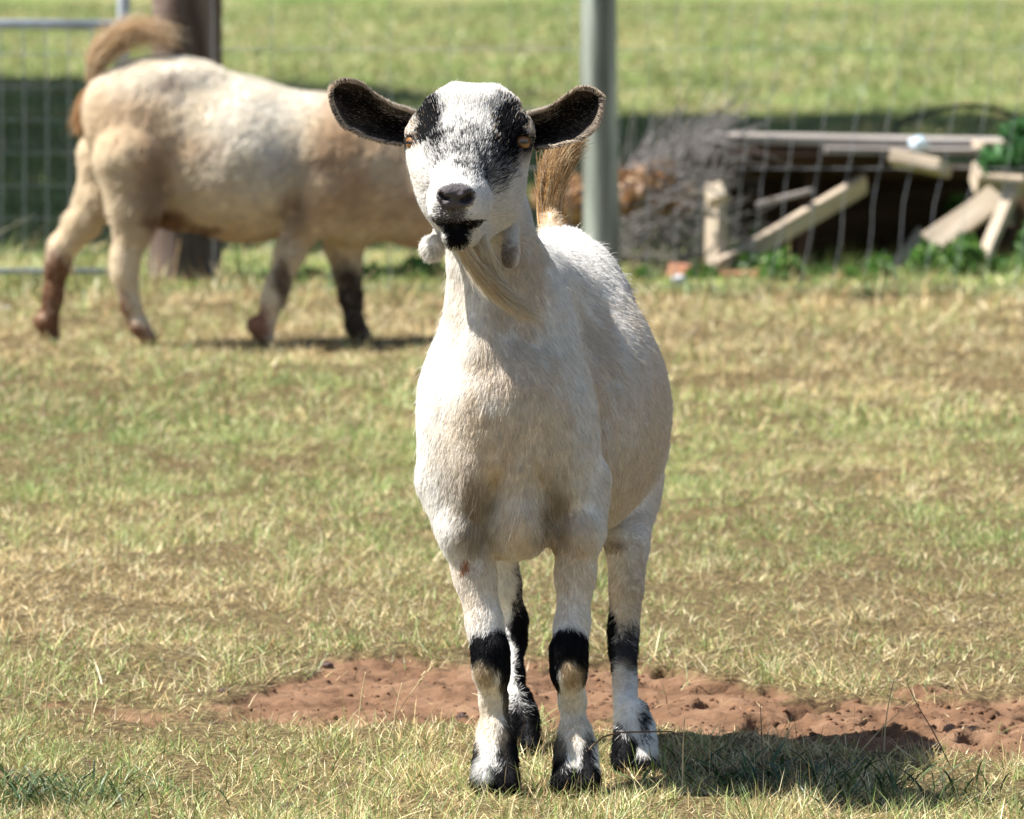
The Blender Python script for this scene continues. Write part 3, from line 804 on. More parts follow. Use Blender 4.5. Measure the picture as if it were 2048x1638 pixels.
        for i in range(nu - 1):
            for j in range(nv - 1):
                Qq.append((idx(i, j, 0), idx(i, j + 1, 0), idx(i + 1, j + 1, 0), idx(i + 1, j, 0)))
                Qq.append((idx(i, j, 1), idx(i + 1, j, 1), idx(i + 1, j + 1, 1), idx(i, j + 1, 1)))
            Qq.append((idx(i, 0, 0), idx(i + 1, 0, 0), idx(i + 1, 0, 1), idx(i, 0, 1)))
            Qq.append((idx(i, nv - 1, 0), idx(i, nv - 1, 1), idx(i + 1, nv - 1, 1), idx(i + 1, nv - 1, 0)))
        for j in range(nv - 1): Qq.append((idx(nu - 1, j, 0), idx(nu - 1, j + 1, 0), idx(nu - 1, j + 1, 1), idx(nu - 1, j, 1)))
        Qq = np.array(Qq)
        if sgn < 0: pass
        UV = np.stack(np.meshgrid(u, v, indexing='ij'), -1).reshape(-1, 2)
        edge = np.maximum(np.abs(UV[:, 1]), sstep(.86, 1.0, UV[:, 0]) * .99)
        dark = 1 - sstep(.88, .99, edge + .05 * fbm(UV[:, 0] * 9, UV[:, 1] * 7, seed=3))
        base_l = sstep(.0, .10, UV[:, 0] + .05 * UV[:, 1])
        cin = (np.array((.68, .56, .43))[None] * (1 - dark[:, None]) + (np.array((.022, .017, .014)) * (1 - UV[:, :1]) + np.array((.05, .036, .028)) * UV[:, :1]) * dark[:, None])
        ridge = .5 + .5 * np.sin(UV[:, 1] * 13 + 2 * UV[:, 0])
        cin = cin + (dark * ridge ** 6 * .05)[:, None] * np.array((1, .85, .7))
        cout = np.tile(np.array((.55, .42, .30)), (len(UV), 1))
        Cc = np.concatenate([cin, cout])
        return Vv, Qq, Cc, (ax, up, front, inner, outer, nu, nv)
    for sgn, b_, t_ in ((-1, P(822, 262, 9.985), P(667, 178, 9.965)), (1, P(1052, 268, 9.975), P(1198, 196, 9.950))):
        Vv, Qq, Cc, (ax, up, front, inner, outer, nu, nv) = ear(b_, t_, sgn, 0)
        eo = mesh_obj("ear", Vv, Qq, mat=M_SKIN, parent=root, col=Cc)
        # short hair on the ear
        n = 26000
        i = rng.integers(0, nu - 1, n); j = rng.integers(0, nv - 1, n)
        w = rng.random(n) < .4; j = np.where(w, np.where(rng.random(n) < .5, 0, nv - 2), j)
        a = rng.random(n)[:, None]; b = rng.random(n)[:, None]
        which = rng.random(n) < .6
        def samp(Sf): return (Sf[i, j] * (1 - a) + Sf[i + 1, j] * a) * (1 - b) + (Sf[i, j + 1] * (1 - a) + Sf[i + 1, j + 1] * a) * b
        p = np.where(which[:, None], samp(inner), samp(outer))
        vv = -1 + 2 * (j + b[:, 0]) / (nv - 1); uu = (i + a[:, 0]) / (nu - 1)
        e = np.maximum(np.abs(vv), sstep(.86, 1, uu))
        d = ax * (.8 + rng.normal(0, .25, n))[:, None] + up * (vv * .8 + rng.normal(0, .25, n))[:, None] + np.where(which[:, None], front, -front) * rng.uniform(.1, .5, n)[:, None]
        d /= np.linalg.norm(d, axis=1)[:, None]
        L = np.where(which & (e < .85), .0055, .0066) * rng.uniform(.5, 1.2, n)
        st = np.stack([p + d * (L * t)[:, None] - (up * (L * t * t * .1)[:, None]) for t in (0, .35, .7, 1)], 1)
        pale = (e > rng.uniform(.91, 1.02, n)) | (~which)
        hc_ = np.where(pale[:, None], np.array((.74, .62, .49)), np.array((.020, .015, .012))) * rng.uniform(.7, 1.2, (n, 1))
        wt = rng.random(n) < .75 * sstep(.25, .8, vv + .25 * fbm(uu * 9, vv * 5, seed=8)) * (1 - sstep(.25, .5, uu)); hc_ = np.where(wt[:, None], np.array((.72, .66, .58)), hc_)
        stray = (~pale) & (rng.random(n) < .06); hc_ = np.where(stray[:, None], np.array((.35, .28, .22)), hc_)
        hair_obj("ear_hair", st, np.full(n, .00032), hc_, eo)

    # eyes
    iris, nt, b = mat_base("amber_eye")
    L_ = nt.links.new
    tc = nt.nodes.new("ShaderNodeTexCoord"); sp = nt.nodes.new("ShaderNodeSeparateXYZ"); L_(tc.outputs["Object"], sp.inputs[0])
    def mth(op, a, b_=None):
        n_ = nt.nodes.new("ShaderNodeMath"); n_.operation = op
        for k_, v_ in enumerate((a, b_)):
            if v_ is None: continue
            if isinstance(v_, (int, float)): n_.inputs[k_].default_value = v_
            else: L_(v_, n_.inputs[k_])
        return n_.outputs[0]
    pw = mth('POWER', mth('ABSOLUTE', mth('DIVIDE', sp.outputs[0], .0068)), 4); ph = mth('POWER', mth('ABSOLUTE', mth('DIVIDE', sp.outputs[2], .0017)), 2)
    pup = mth('LESS_THAN', mth('ADD', pw, ph), 1.0)
    rad = mth('SQRT', mth('ADD', mth('POWER', sp.outputs[0], 2), mth('POWER', sp.outputs[2], 2)))
    wh = mth('GREATER_THAN', rad, .0092)
    nz = nt.nodes.new("ShaderNodeTexNoise"); nz.inputs["Scale"].default_value = 900; L_(tc.outputs["Object"], nz.inputs["Vector"])
    rp = nt.nodes.new("ShaderNodeValToRGB"); rp.color_ramp.elements[0].position = .3; rp.color_ramp.elements[0].color = (.15, .06, .018, 1)
    rp.color_ramp.elements[1].position = .7; rp.color_ramp.elements[1].color = (.38, .18, .06, 1); L_(nz.outputs["Fac"], rp.inputs[0])
    m1 = nt.nodes.new("ShaderNodeMix"); m1.data_type = 'RGBA'; L_(wh, m1.inputs[0]); L_(rp.outputs[0], m1.inputs[6]); m1.inputs[7].default_value = (.05, .03, .02, 1)
    m2 = nt.nodes.new("ShaderNodeMix"); m2.data_type = 'RGBA'; L_(pup, m2.inputs[0]); L_(m1.outputs[2], m2.inputs[6]); m2.inputs[7].default_value = (.004, .004, .006, 1)
    L_(m2.outputs[2], b.inputs["Base Color"]); b.inputs["Roughness"].default_value = .35; b.inputs["Coat Weight"].default_value = 1; b.inputs["Coat Roughness"].default_value = .03
    for c, yaw, r in ((eyeR, 28, .0122), (eyeL, -52, .0118)):
        nu, nv = 24, 16
        th = np.linspace(0, math.pi, nv); ph_ = np.arange(nu) * 2 * math.pi / nu
        Vv = np.array([(r * math.sin(t) * math.cos(q), -r * math.cos(t), r * math.sin(t) * math.sin(q)) for t in th for q in ph_])
        Qq = np.array([(i * nu + j, i * nu + (j + 1) % nu, (i + 1) * nu + (j + 1) % nu, (i + 1) * nu + j) for i in range(nv - 1) for j in range(nu)])
        eo = mesh_obj("eye", Vv, Qq, mat=iris)
        eo.location = c; eo.rotation_euler = (0, 0, math.radians(yaw))
        bpy.context.view_layer.update()
        mw = eo.matrix_world.copy(); eo.parent = root; eo.matrix_parent_inverse = root.matrix_world.inverted(); eo.matrix_world = mw

    # long hair bundles along a guide
    def bundle(name, guide, widths, n, col, rad, m=10, frizz=.004, lo=.55, parent=root, rng=rng, depth=.6, smp=(0, .15)):
        g = np.array(guide); tt = np.linspace(0, 1, len(g))
        u0 = rng.uniform(smp[0], smp[1], n); u1 = rng.uniform(lo, 1.05, n)
        ang = rng.uniform(0, 2 * math.pi, n); rr = np.sqrt(rng.random(n))
        lock = rng.integers(0, 14, n); lo_a = rng.uniform(0, 2 * math.pi, 14); lo_r = np.sqrt(rng.random(14))
        pts = []
        off = np.stack([np.cos(ang) * rr, depth * np.sin(ang) * rr], -1) * .5 + np.stack([np.cos(lo_a) * lo_r, depth * np.sin(lo_a) * lo_r], -1)[lock] * .5
        fr = rng.normal(0, frizz, (n, 3))
        for i in range(m):
            u = u0 + (u1 - u0) * i / (m - 1)
            c = np.stack([np.interp(u, tt, g[:, k]) for k in range(3)], -1)
            w = np.interp(u, np.linspace(0, 1, len(widths)), widths)
            c2 = np.stack([np.interp(u + .03, tt, g[:, k]) for k in range(3)], -1) - np.stack([np.interp(u - .03, tt, g[:, k]) for k in range(3)], -1)
            c2 /= np.linalg.norm(c2, axis=1)[:, None] + 1e-9
            sd_ = np.cross(c2, np.array((0, 1.0, 0))); sd_ /= np.linalg.norm(sd_, axis=1)[:, None] + 1e-9
            pts.append(c + sd_ * (off[:, 0] * w)[:, None] + np.array((0, 1.0, 0)) * (off[:, 1] * w)[:, None] + fr * (i / (m - 1)) ** 2)
        cols = np.asarray(col); cc = cols[(lock * 7 + rng.integers(0, 2, n)) % len(cols)] * rng.uniform(.8, 1.15, (n, 1))
        return hair_obj(name, np.stack(pts, 1), np.full(n, rad), cc, parent)
    build_front_goat.bundle = bundle
    def curve(pts, n=24):
        p = np.array(pts); t = np.linspace(0, len(p) - 1, n); i = np.clip(t.astype(int), 0, len(p) - 2); fr = (t - i)[:, None]
        a = p[np.clip(i - 1, 0, None)]; b = p[i]; c = p[i + 1]; d = p[np.clip(i + 2, None, len(p) - 1)]
        return .5 * (2 * b + (c - a) * fr + (2 * a - 5 * b + 4 * c - d) * fr ** 2 + (3 * b - a - 3 * c + d) * fr ** 3)
    build_front_goat.curve = curve
    bundle("beard", curve([P(920, 480, 9.868), P(938, 515, 9.875), P(968, 552, 9.90), P(1010, 592, 9.935), P(1078, 636, 9.955)]), [.0095, .011, .0125, .012, .005], 1500,
           [(.80, .72, .58), (.62, .50, .34), (.86, .82, .72), (.74, .64, .48)], .00036, lo=.5, frizz=.006)
    bundle("beard", curve([P(955, 474, 9.90), P(972, 510, 9.90), P(990, 548, 9.92), P(1020, 590, 9.945)]), [.016, .012, .008, .003], 800, [(.80, .75, .66), (.72, .62, .48)], .00042, lo=.5, frizz=.003)
    bundle("tail", curve([P(1104, 478, 10.73), P(1100, 430, 10.77), P(1102, 385, 10.78), P(1112, 335, 10.78), P(1132, 296, 10.79), P(1150, 275, 10.80)]), [.018, .020, .021, .019, .012, .005], 3600,
           [(.55, .38, .20), (.62, .46, .27), (.22, .15, .09), (.70, .55, .36), (.48, .27, .10), (.38, .27, .17)], .00055, lo=.45, frizz=.009, smp=(0, .4))
    return root

front_goat = build_front_goat()
bundle = build_front_goat.bundle; curve = build_front_goat.curve

# ------------------------------------------------------------------ the tan goat walking behind
def build_back_goat():
    rng = np.random.default_rng(33)
    Y0 = 19.05
    A = P(60, 720, Y0); B = P(1060, 90, Y0)
    f = Field(np.arange(A[0] - .05, B[0] + .05, .008), np.arange(Y0 - .26, Y0 + .26, .008), np.arange(-.01, B[2] + .05, .008))
    s = S(Y0)
    f.ell(P(455, 308, Y0), (.235, .150, .182), k=.03)
    f.ell(P(500, 345, Y0), (.17, .165, .160), k=.05)
    f.ell(P(290, 250, Y0), (.135, .125, .135), k=.06)
    f.ell(P(355, 160, Y0), (.10, .07, .05), k=.06)
    f.ell(P(225, 215, Y0), (.06, .07, .07), k=.05)
    f.ell(P(650, 300, Y0), (.15, .13, .13), k=.06)
    f.ell(P(705, 385, Y0), (.12, .11, .125), k=.05)
    f.ell(P(655, 370, Y0 - .09), (.075, .05, .12), k=.04)
    f.cone(P(740, 345, Y0), P(850, 400, Y0), .122, .096, k=.05)
    f.cone(P(850, 405, Y0), P(925, 440, Y0), .105, .07, k=.05)
    f.cone(P(935, 430, Y0), P(1000, 500, Y0), .062, .034, k=.03)
    f.ell(P(1008, 505, Y0), (.036, .03, .028), k=.02)
    for sg in (-1, 1):
        f.cone(P(925, 400, Y0 + sg * .05), P(905, 395, Y0 + sg * .15), .022, .014, k=.01)
    def leg(pts, Y, k=.02): f.chain([(P(x, y, Y), r) for x, y, r in pts], k=k)
    leg([(265, 320, .088), (272, 400, .062), (268, 455, .042), (252, 512, .031), (249, 545, .028), (262, 610, .0195), (276, 650, .020)], Y0 - .085)
    leg([(225, 320, .080), (203, 385, .050), (168, 445, .036), (124, 497, .029), (115, 530, .027), (106, 590, .021), (98, 645, .022)], Y0 + .085)
    leg([(650, 380, .072), (608, 445, .044), (580, 505, .032), (556, 570, .026), (546, 600, .025), (533, 645, .0175), (527, 665, .020)], Y0 - .075)
    leg([(705, 420, .07), (688, 490, .044), (695, 545, .030), (702, 595, .025), (708, 645, .018), (712, 665, .020)], Y0 + .075)
    f.ell(P(352, 418, Y0), (.06, .055, .050), k=.03)
    for (x, Y) in ((287, Y0 - .085), (94, Y0 + .085), (521, Y0 - .075), (717, Y0 + .075)):
        c = P(x, 680, Y); 
        for sg in (-1, 1): f.cone((c[0] - .01, Y + sg * .011, .05), (c[0] + .014, Y + sg * .013, .015), .020, .016, k=.01)
    V, Q = f.mesh(2); N = vnormals(V, Q)
    ct = Coat((.82, .72, .56))
    def bl(x, y, r, col, pr, soft=.7, Y=Y0 - .1): ct.blob(P(x, y, Y), r, col, soft, .5, pr)
    W = (.88, .84, .76); T = (.60, .38, .20); D = (.09, .06, .045); BR = (.24, .12, .065)
    bl(430, 150, (.30, .4, .06), W, .8); bl(500, 260, (.13, .2, .10), W, .85); bl(600, 190, (.12, .4, .05), W, .7)  # white back and flank: pale coat with sunlit tops put into its colour
    bl(560, 330, (.08, .2, .06), (.55, .50, .45), .5); bl(690, 300, (.07, .3, .11), T, .55); bl(720, 400, (.08, .3, .06), T, .35); bl(620, 430, (.06, .1, .05), T, .5)
    bl(250, 230, (.10, .3, .06), T, .2); bl(310, 330, (.04, .2, .12), T, .45); bl(320, 380, (.03, .2, .10), BR, .35); bl(850, 400, (.08, .3, .15), T, .45)
    bl(590, 440, (.03, .3, .07), (.25, .17, .10), .7); bl(440, 470, (.18, .3, .04), (.60, .42, .24), .35); bl(350, 165, (.03, .2, .02), (.35, .25, .18), .5); bl(370, 290, (.08, .2, .03), T, .3)  # first blob is the shade behind the foreleg, put into the coat colour
    bl(345, 440, (.05, .3, .032), BR, .9, .5, Y0); bl(410, 462, (.04, .3, .02), BR, .7, .4, Y0)
    for (x, y, r, c, yy) in [(108, 570, (.055, .08, .085), BR, Y0 + .085), (96, 655, (.06, .09, .05), BR, Y0 + .085), (92, 690, (.06, .09, .025), D, Y0 + .085),
                             (240, 640, (.028, .1, .06), BR, Y0 - .085), (285, 675, (.05, .09, .03), (.30, .15, .09), Y0 - .085),
                             (566, 562, (.020, .08, .06), (.20, .13, .09), Y0 - .075), (520, 650, (.030, .08, .05), (.42, .22, .14), Y0 - .075), (522, 695, (.05, .08, .025), D, Y0 - .075),
                             (702, 610, (.06, .08, .12), D, Y0 + .075), (715, 680, (.05, .08, .05), D, Y0 + .075)]:
        ct.blob(P(x, y, yy), r, c, .48, .5, .95)
    root = empty("goat", (P(450, 690, Y0)[0], Y0, 0), "cream and tan goat walking to the right behind the white goat, tail raised", "goat")
    mesh_obj("body", V, Q, mat=M_SKIN, parent=root, col=ct.colour(V, fine=25))
    def length(p): return np.where(p[:, 2] < .30, .011, .019 + .008 * vnoise(p[:, 0] * 9, p[:, 1] * 9, p[:, 2] * 9, seed=4)) + .015 * np.exp(-((p[:, 2] - .33) / .07) ** 2) * (p[:, 0] < P(330, 0, Y0)[0])
    def flow(p, n): return np.stack([-.8 * np.ones(len(p)), 0 * p[:, 0], -.75 * np.ones(len(p))], -1) * np.where(p[:, 2] < .25, np.array([[.1, 1, 1.3]]).T, np.array([[1, 1, 1]]).T).T if False else \
        np.stack([np.where(p[:, 2] < .25, -.1, -.8), 0 * p[:, 0], np.full(len(p), -.8)], -1)
    A_ = grow(V, Q, N, 90000, length, flow, lambda p: np.full(len(p), .42), lambda p: ct.colour(p, True, rng, fine=25) * rng.uniform(.85, 1.1, (len(p), 1)), rng, None, radius=.0009, jitter=.4, away=.3)
    hair_obj("coat", A_[0], A_[2], A_[1], root)
    tcol = [(.62, .44, .26), (.70, .55, .36), (.45, .26, .12), (.76, .66, .50)]
    bundle("tail", curve([P(205, 205, Y0), P(188, 160, Y0), P(200, 110, Y0), P(238, 76, Y0), P(288, 60, Y0), P(338, 84, Y0)]), [.022, .022, .034, .034, .022, .006], 1500, tcol, .0009, lo=.4, frizz=.022, parent=root, smp=(0, .55))
    bundle("tail", curve([P(205, 170, Y0), P(180, 190, Y0), P(165, 225, Y0), P(160, 262, Y0)]), [.024, .022, .018, .006], 700, [(.45, .26, .12), (.55, .36, .2)], .0011, lo=.5, frizz=.012, parent=root, smp=(0, .3))
    return root
build_back_goat()

# ------------------------------------------------------------------ fence, gate and posts
M_WIRE = noise_mat("galvanised_wire", (.30, .32, .33), (.48, .50, .52), 30, .5, .2, spec=.5, metal=.5)
M_STEEL = noise_mat("galvanised_tube", (.42, .45, .48), (.62, .66, .70), 14, .45, .15, spec=.5, metal=.4)
M_POST = noise_mat("treated_pine", (.07, .07, .055), (.50, .55, .47), 16, .85, .8, (1, 1, .10), c3=(.28, .31, .26))
M_OLDPOST = noise_mat("weathered_log", (.04, .022, .016), (.26, .19, .16), 16, .9, .9, (1, 1, .15), bdist=.02)
YF = 21.15
fen = empty("wire_fence", (1.0, YF, 0), "sagging woven wire fence behind both goats, carried by a pale round post", "fence")
def wires(name, x0, x1, y0, y1, Yd, dx, dz, parent, rad=.0013, wob=0.0, slant=0.0, lean=0.0):
    mb = MB()
    a = P(x0, y1, Yd); b = P(x1, y0, Yd)
    z0, z1 = max(.02, a[2]), b[2]
    xx = np.arange(a[0], b[0], dx)
    zz = np.linspace(z0, z1, max(2, int((z1 - z0) / .05)))
    def w(x, z): return np.stack([x + slant * (z1 - z) * sstep(a[0] + .1, a[0] + .6, x) * -1 + wob * np.sin(z * 11 + x * 7) + wob * .6 * np.sin(z * 31 + x * 3), np.full_like(x, Yd) + wob * 2 * np.sin(x * 5 + z * 4) + lean * (z1 - z), z], -1)
    for x in xx: mb.tube(w(np.full(len(zz), x), zz), rad, 5, False)
    for z in np.arange(z0, z1 + .001, dz):
        xq = np.arange(a[0] - .001, b[0] + .03, .04); mb.tube(w(xq, np.full(len(xq), z)), rad * 1.15, 5, False)
    return mb.build(name, M_WIRE, parent)
wires("wire_mesh", 1235, 2400, -260, 590, YF, .081, .31, fen, rad=.0010, wob=.005, slant=.16)
wires("wire_mesh", 425, 1165, -260, 575, YF, .155, .155, fen, rad=.0011, wob=.003)
# round post
mb = MB()
zs_ = np.linspace(-.2, 1.55, 22); c0 = P(1203, 590, YF - .05); c1 = P(1196, 0, YF - .05)
sl = (c1[0] - c0[0]) / (c1[2] - c0[2])
mb.tube([(c0[0] + sl * (z - c0[2]) + .002 * math.sin(z * 9), YF - .055, z) for z in zs_], [.0485 - .002 * z + .001 * math.sin(z * 14) for z in zs_], 24)
tag(mb.build("fence_post", M_POST, fen), "pale grey green round timber post")
# heavy corner post
mb = MB(); zs_ = np.linspace(-.2, 1.7, 26); c0 = P(364, 560, 21.9)
sec = []
n = 28
for z in zs_:
    for j in range(n):
        an = 2 * math.pi * j / n
        r = .088 * (1 + .10 * math.sin(3 * an + 1) + .06 * math.sin(7 * an + z * 2) + .05 * math.sin(z * 7 + an)) * (1.05 - .04 * z)
        sec.append((c0[0] + .012 * math.sin(z * 2) + r * math.cos(an), 21.9 + r * math.sin(an), z))
Qs = [(i * n + j, i * n + (j + 1) % n, (i + 1) * n + (j + 1) % n, (i + 1) * n + j) for i in range(len(zs_) - 1) for j in range(n)]
mb.add(sec, Qs)
tag(mb.build("corner_post", M_OLDPOST), "thick dark weathered log gate post behind the tan goat", "post")
# gate
YG = 21.75
gt = empty("gate", (P(-300, 600, YG)[0], YG, 0), "galvanised tube gate with wire mesh beside the dark gate post", "gate")
a = P(-700, 50, YG); b = P(243, 50, YG)
MB().tube([(a[0], YG, a[2]), ((a[0] + b[0]) / 2, YG, b[2] + .002), (b[0] - .010, YG, b[2])], .0150, 14).build("rail", M_STEEL, gt)
MB().tube([(a[0], YG, .030), (b[0] - .015, YG, .030)], .0090, 14).build("rail", M_STEEL, gt)
xb = P(250, 0, YG)[0]
MB().tube([(xb - .012, YG, .06), (xb - .004, YG, .7), (xb, YG, 1.25)], .0175, 14).build("stile", M_STEEL, gt)
mb = MB()
for x in np.arange(b[0] - .02, a[0], -.0605): mb.tube([(x, YG - .017, .085), (x + .003, YG - .017, .35), (x, YG - .017, b[2])], .0021, 5, False)
for z in np.arange(.085, b[2], .088): mb.tube([(a[0], YG - .020, z), (b[0], YG - .020, z)], .0013, 5, False)
mb.build("wire_mesh", M_WIRE, gt)
for z in (.25, .9):
    MB().tube([(xb, YG, z), (xb + .05, YG + .01, z), (c0[0] - .07, 21.9, z)], .008, 8).build("hinge", M_STEEL, gt)

# ------------------------------------------------------------------ scrap timber
M_W1 = noise_mat("grey_wood", (.13, .11, .10), (.34, .31, .29), 26, .85, .5, (.15, 1, 1), c3=(.30, .27, .24))
M_W2 = noise_mat("pale_wood", (.34, .27, .20), (.62, .52, .40), 22, .8, .4, (.2, 1, 1), c3=(.48, .39, .29))
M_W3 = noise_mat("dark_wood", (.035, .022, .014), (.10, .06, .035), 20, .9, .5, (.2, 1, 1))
def plank(name, x1, y1, Y1, x2, y2, Y2, w, d, mat, label, cat="plank", group=None, roll=0):
    """board from one end to the other; w = height seen, d = depth"""
    a = P(x1, y1, Y1); b = P(x2, y2, Y2); L = np.linalg.norm(b - a); ax = (b - a) / L
    sd = np.cross(ax, (0, 1, 0)); sd /= np.linalg.norm(sd); dp = np.cross(sd, ax)
    c, s_ = math.cos(roll), math.sin(roll); sd, dp = sd * c + dp * s_, dp * c - sd * s_
    n = max(4, int(L / .12)); V = []; bv = min(w, d) * .12
    prof = [(-w / 2 + bv, -d / 2), (w / 2 - bv, -d / 2), (w / 2, -d / 2 + bv), (w / 2, d / 2 - bv), (w / 2 - bv, d / 2), (-w / 2 + bv, d / 2), (-w / 2, d / 2 - bv), (-w / 2, -d / 2 + bv)]
    rr = random.Random(hash((x1, y1)) & 255)
    ph = rr.uniform(0, 6)
    for i in range(n + 1):
        t = i / n
        wv = .0015 * math.sin(ph + t * 4); k = 1 + .02 * math.sin(ph * 2 + t * 9)
        e = (rr.uniform(-.006, .006)) if i in (0, n) else 0
        for (u, v) in prof: V.append(np.array((L * t - L / 2 + e * (1 if v > 0 else -1), v, u * k + wv)))
    Q = [(i * 8 + j, i * 8 + (j + 1) % 8, (i + 1) * 8 + (j + 1) % 8, (i + 1) * 8 + j) for i in range(n) for j in range(8)]
    m = len(V); V.append((V[0] + V[4]) / 2); V.append((V[n * 8] + V[n * 8 + 4]) / 2)
    T = [(m, (j + 1) % 8, j) for j in range(8)] + [(m + 1, n * 8 + j, n * 8 + (j + 1) % 8) for j in range(8)]
    o = mesh_obj(name, np.array(V), Q, T, mat, smooth=False)
    import mathutils
    M = mathutils.Matrix([(ax[0], dp[0], sd[0], 0), (ax[1], dp[1], sd[1], 0), (ax[2], dp[2], sd[2], 0), (0, 0, 0, 1)])
    if M.to_3x3().determinant() < 0: M = mathutils.Matrix([(ax[0], -dp[0], sd[0], 0), (ax[1], -dp[1], sd[1], 0), (ax[2], -dp[2], sd[2], 0), (0, 0, 0, 1)])
    o.matrix_world = mathutils.Matrix.Translation(Vector((a + b) / 2)) @ M
    return tag(o, label, cat, group)
GP = "boards of the scrap timber heap"
k_ = S(22.8)
plank("plank", 1412, 276, 22.75, 2150, 287, 22.85, .024, .28, M_W1, "longest grey board lying flat on top of the timber heap", group=GP)
plank("plank", 1380, 292, 23.1, 1980, 300, 23.0, .030, .22, M_W3, "dark board directly under the top grey board", group=GP)
plank("plank", 1395, 318, 22.95, 1850, 322, 22.9, .035, .30, M_W3, "dark thick board in the middle layer of the heap", group=GP)
plank("plank", 1360, 340, 23.1, 1960, 345, 23.15, .030, .25, M_W3, "lowest dark board of the flat layers", group=GP)
plank("plank", 1650, 300, 22.6, 1965, 303, 22.62, .018, .10, M_W1, "short grey board under the right half of the top board", group=GP)
plank("plank", 1955, 290, 22.55, 2120, 293, 22.6, .022, .12, M_W2, "pale board end on top at the right edge of the heap", group=GP)
plank("wood_block", 1786, 318, 22.45, 1890, 336, 22.4, .036, .10, M_W2, "pale offcut block jutting out below the blue plastic scrap", "block", roll=0.2)
plank("wood_block", 1948, 355, 22.5, 2110, 368, 22.55, .058, .10, M_W2, "pale heavy block above the crossed boards at the right", "block", roll=-0.4)
plank("plank", 1860, 488, 22.2, 1996, 392, 22.35, .072, .022, M_W2, "pale slanting board ending in mid air at the right", group=GP, roll=0.45)
plank("wooden_stake", 1938, 592, 22.1, 2028, 372, 22.3, .036, .030, M_W2, "thin pale stake leaning from the ground across the slanting board", "stake", roll=0.5)
plank("wooden_stake", 1430, 556, 22.2, 1431, 364, 22.25, .050, .040, M_W2, "upright pale stake at the left of the heap", "stake", roll=0.6)
plank("wood_block", 1412, 392, 22.16, 1452, 380, 22.16, .050, .030, M_W2, "small pale block at the top of the upright stake", "block", roll=0.5)
plank("plank", 1432, 540, 22.15, 1730, 368, 22.65, .056, .024, M_W2, "long pale board slanting up under the heap from the upright stake", group=GP, roll=-0.5)
plank("plank", 1515, 410, 22.5, 1625, 380, 22.45, .014, .03, M_W1, "thin grey slat in the gap under the heap", group=GP)
plank("plank", 1760, 588, 22.5, 1850, 470, 22.7, .060, .03, M_W1, "shaded grey board propping up the middle of the heap", group=GP)
plank("plank", 1600, 575, 22.6, 1625, 350, 22.9, .045, .045, M_W3, "dark upright prop in the middle of the heap", group=GP)
plank("plank", 2045, 590, 22.6, 2060, 360, 22.7, .07, .06, M_W3, "dark upright prop at the right edge of the heap", group=GP)
plank("plank", 1440, 378, 23.25, 2010, 374, 23.25, .10, .03, M_W3, "dark board added on edge at the back as shade under the flat layers", group=GP)  # this and the next two dark boards are added for shade inside the heap
plank("plank", 1470, 440, 23.2, 1990, 420, 23.2, .15, .03, M_W3, "dark broad board added on edge at the back as shade inside the heap", group=GP)
plank("plank", 1500, 520, 23.3, 2050, 505, 23.3, .17, .03, M_W3, "dark lower board added on edge as shade behind the weeds", group=GP)
plank("plank", 1340, 552, 22.2, 1700, 572, 22.3, .018, .05, noise_mat("reddish_wood", (.30, .16, .11), (.52, .32, .24), 20, .85, .4), "reddish lath lying along the foot of the heap", group=GP)

# bricks
M_BR = noise_mat("brick", (.34, .14, .08), (.52, .27, .17), 30, .9, .6)
for i, (px, py, r, lb) in enumerate([(1465, 557, .2, "red brick lying right of the upright stake"), (1535, 548, .9, "broken red brick propped on end among the weeds"), (1590, 562, -.3, "red brick nearest the middle of the heap"),
                                     (1665, 566, .5, "red brick right of the other bricks"), (1375, 545, -.6, "pinkish brick left of the upright stake")]):
    o = plank("brick", px - 22, py + 8 * math.sin(r), 22.05, px + 22, py - 8 * math.sin(r), 22.1, .038, .06, M_BR, lb, "brick", "bricks at the foot of the heap")

# plastic scrap
def lump(name, c, r, mat, label, cat, seed=1, amp=.25, n=18, group=None):
    th = np.linspace(0, math.pi, n); ph = np.arange(n * 2) * math.pi / n
    T_, P_ = np.meshgrid(th, ph, indexing='ij')
    d = np.stack([np.sin(T_) * np.cos(P_), np.sin(T_) * np.sin(P_), np.cos(T_)], -1).reshape(-1, 3)
    k = 1 + amp * fbm(d[:, 0] * 2.3 + seed, d[:, 1] * 2.3, d[:, 2] * 2.3 + 5, seed=seed)
    V = d * k[:, None] * np.asarray(r)
    m = n * 2
    Q = [(i * m + j, i * m + (j + 1) % m, (i + 1) * m + (j + 1) % m, (i + 1) * m + j) for i in range(n - 1) for j in range(m)]
    o = mesh_obj(name, V, Q, mat=mat); o.location = [float(v) for v in c]
    return tag(o, label, cat, group)
lump("plastic_scrap", P(1838, 288, 22.5), (.026, .03, .019), noise_mat("blue_plastic", (.42, .56, .68), (.66, .78, .86), 40, .35, .5, spec=.5), "crumpled pale blue plastic on the timber heap", "plastic", 3, .5)
lump("paper_scrap", P(8, 622, 20.5) - (0, 0, .0), (.036, .02, .012), noise_mat("white_paper", (.6, .62, .66), (.8, .82, .85), 30, .7, .4), "white scrap lying in the grass at the left edge", "litter", 7, .6)
lump("pebble", G(1358, 0 + 575) + (0, 0, .02), (.02, .02, .014), noise_mat("pale_stone", (.4, .4, .42), (.6, .6, .62), 30, .7, .4), "pale pebble at the foot of the round post", "stone", 9, .3)
M_STONE = noise_mat("dark_stone", (.035, .022, .02), (.12, .075, .06), 30, .8, .6)
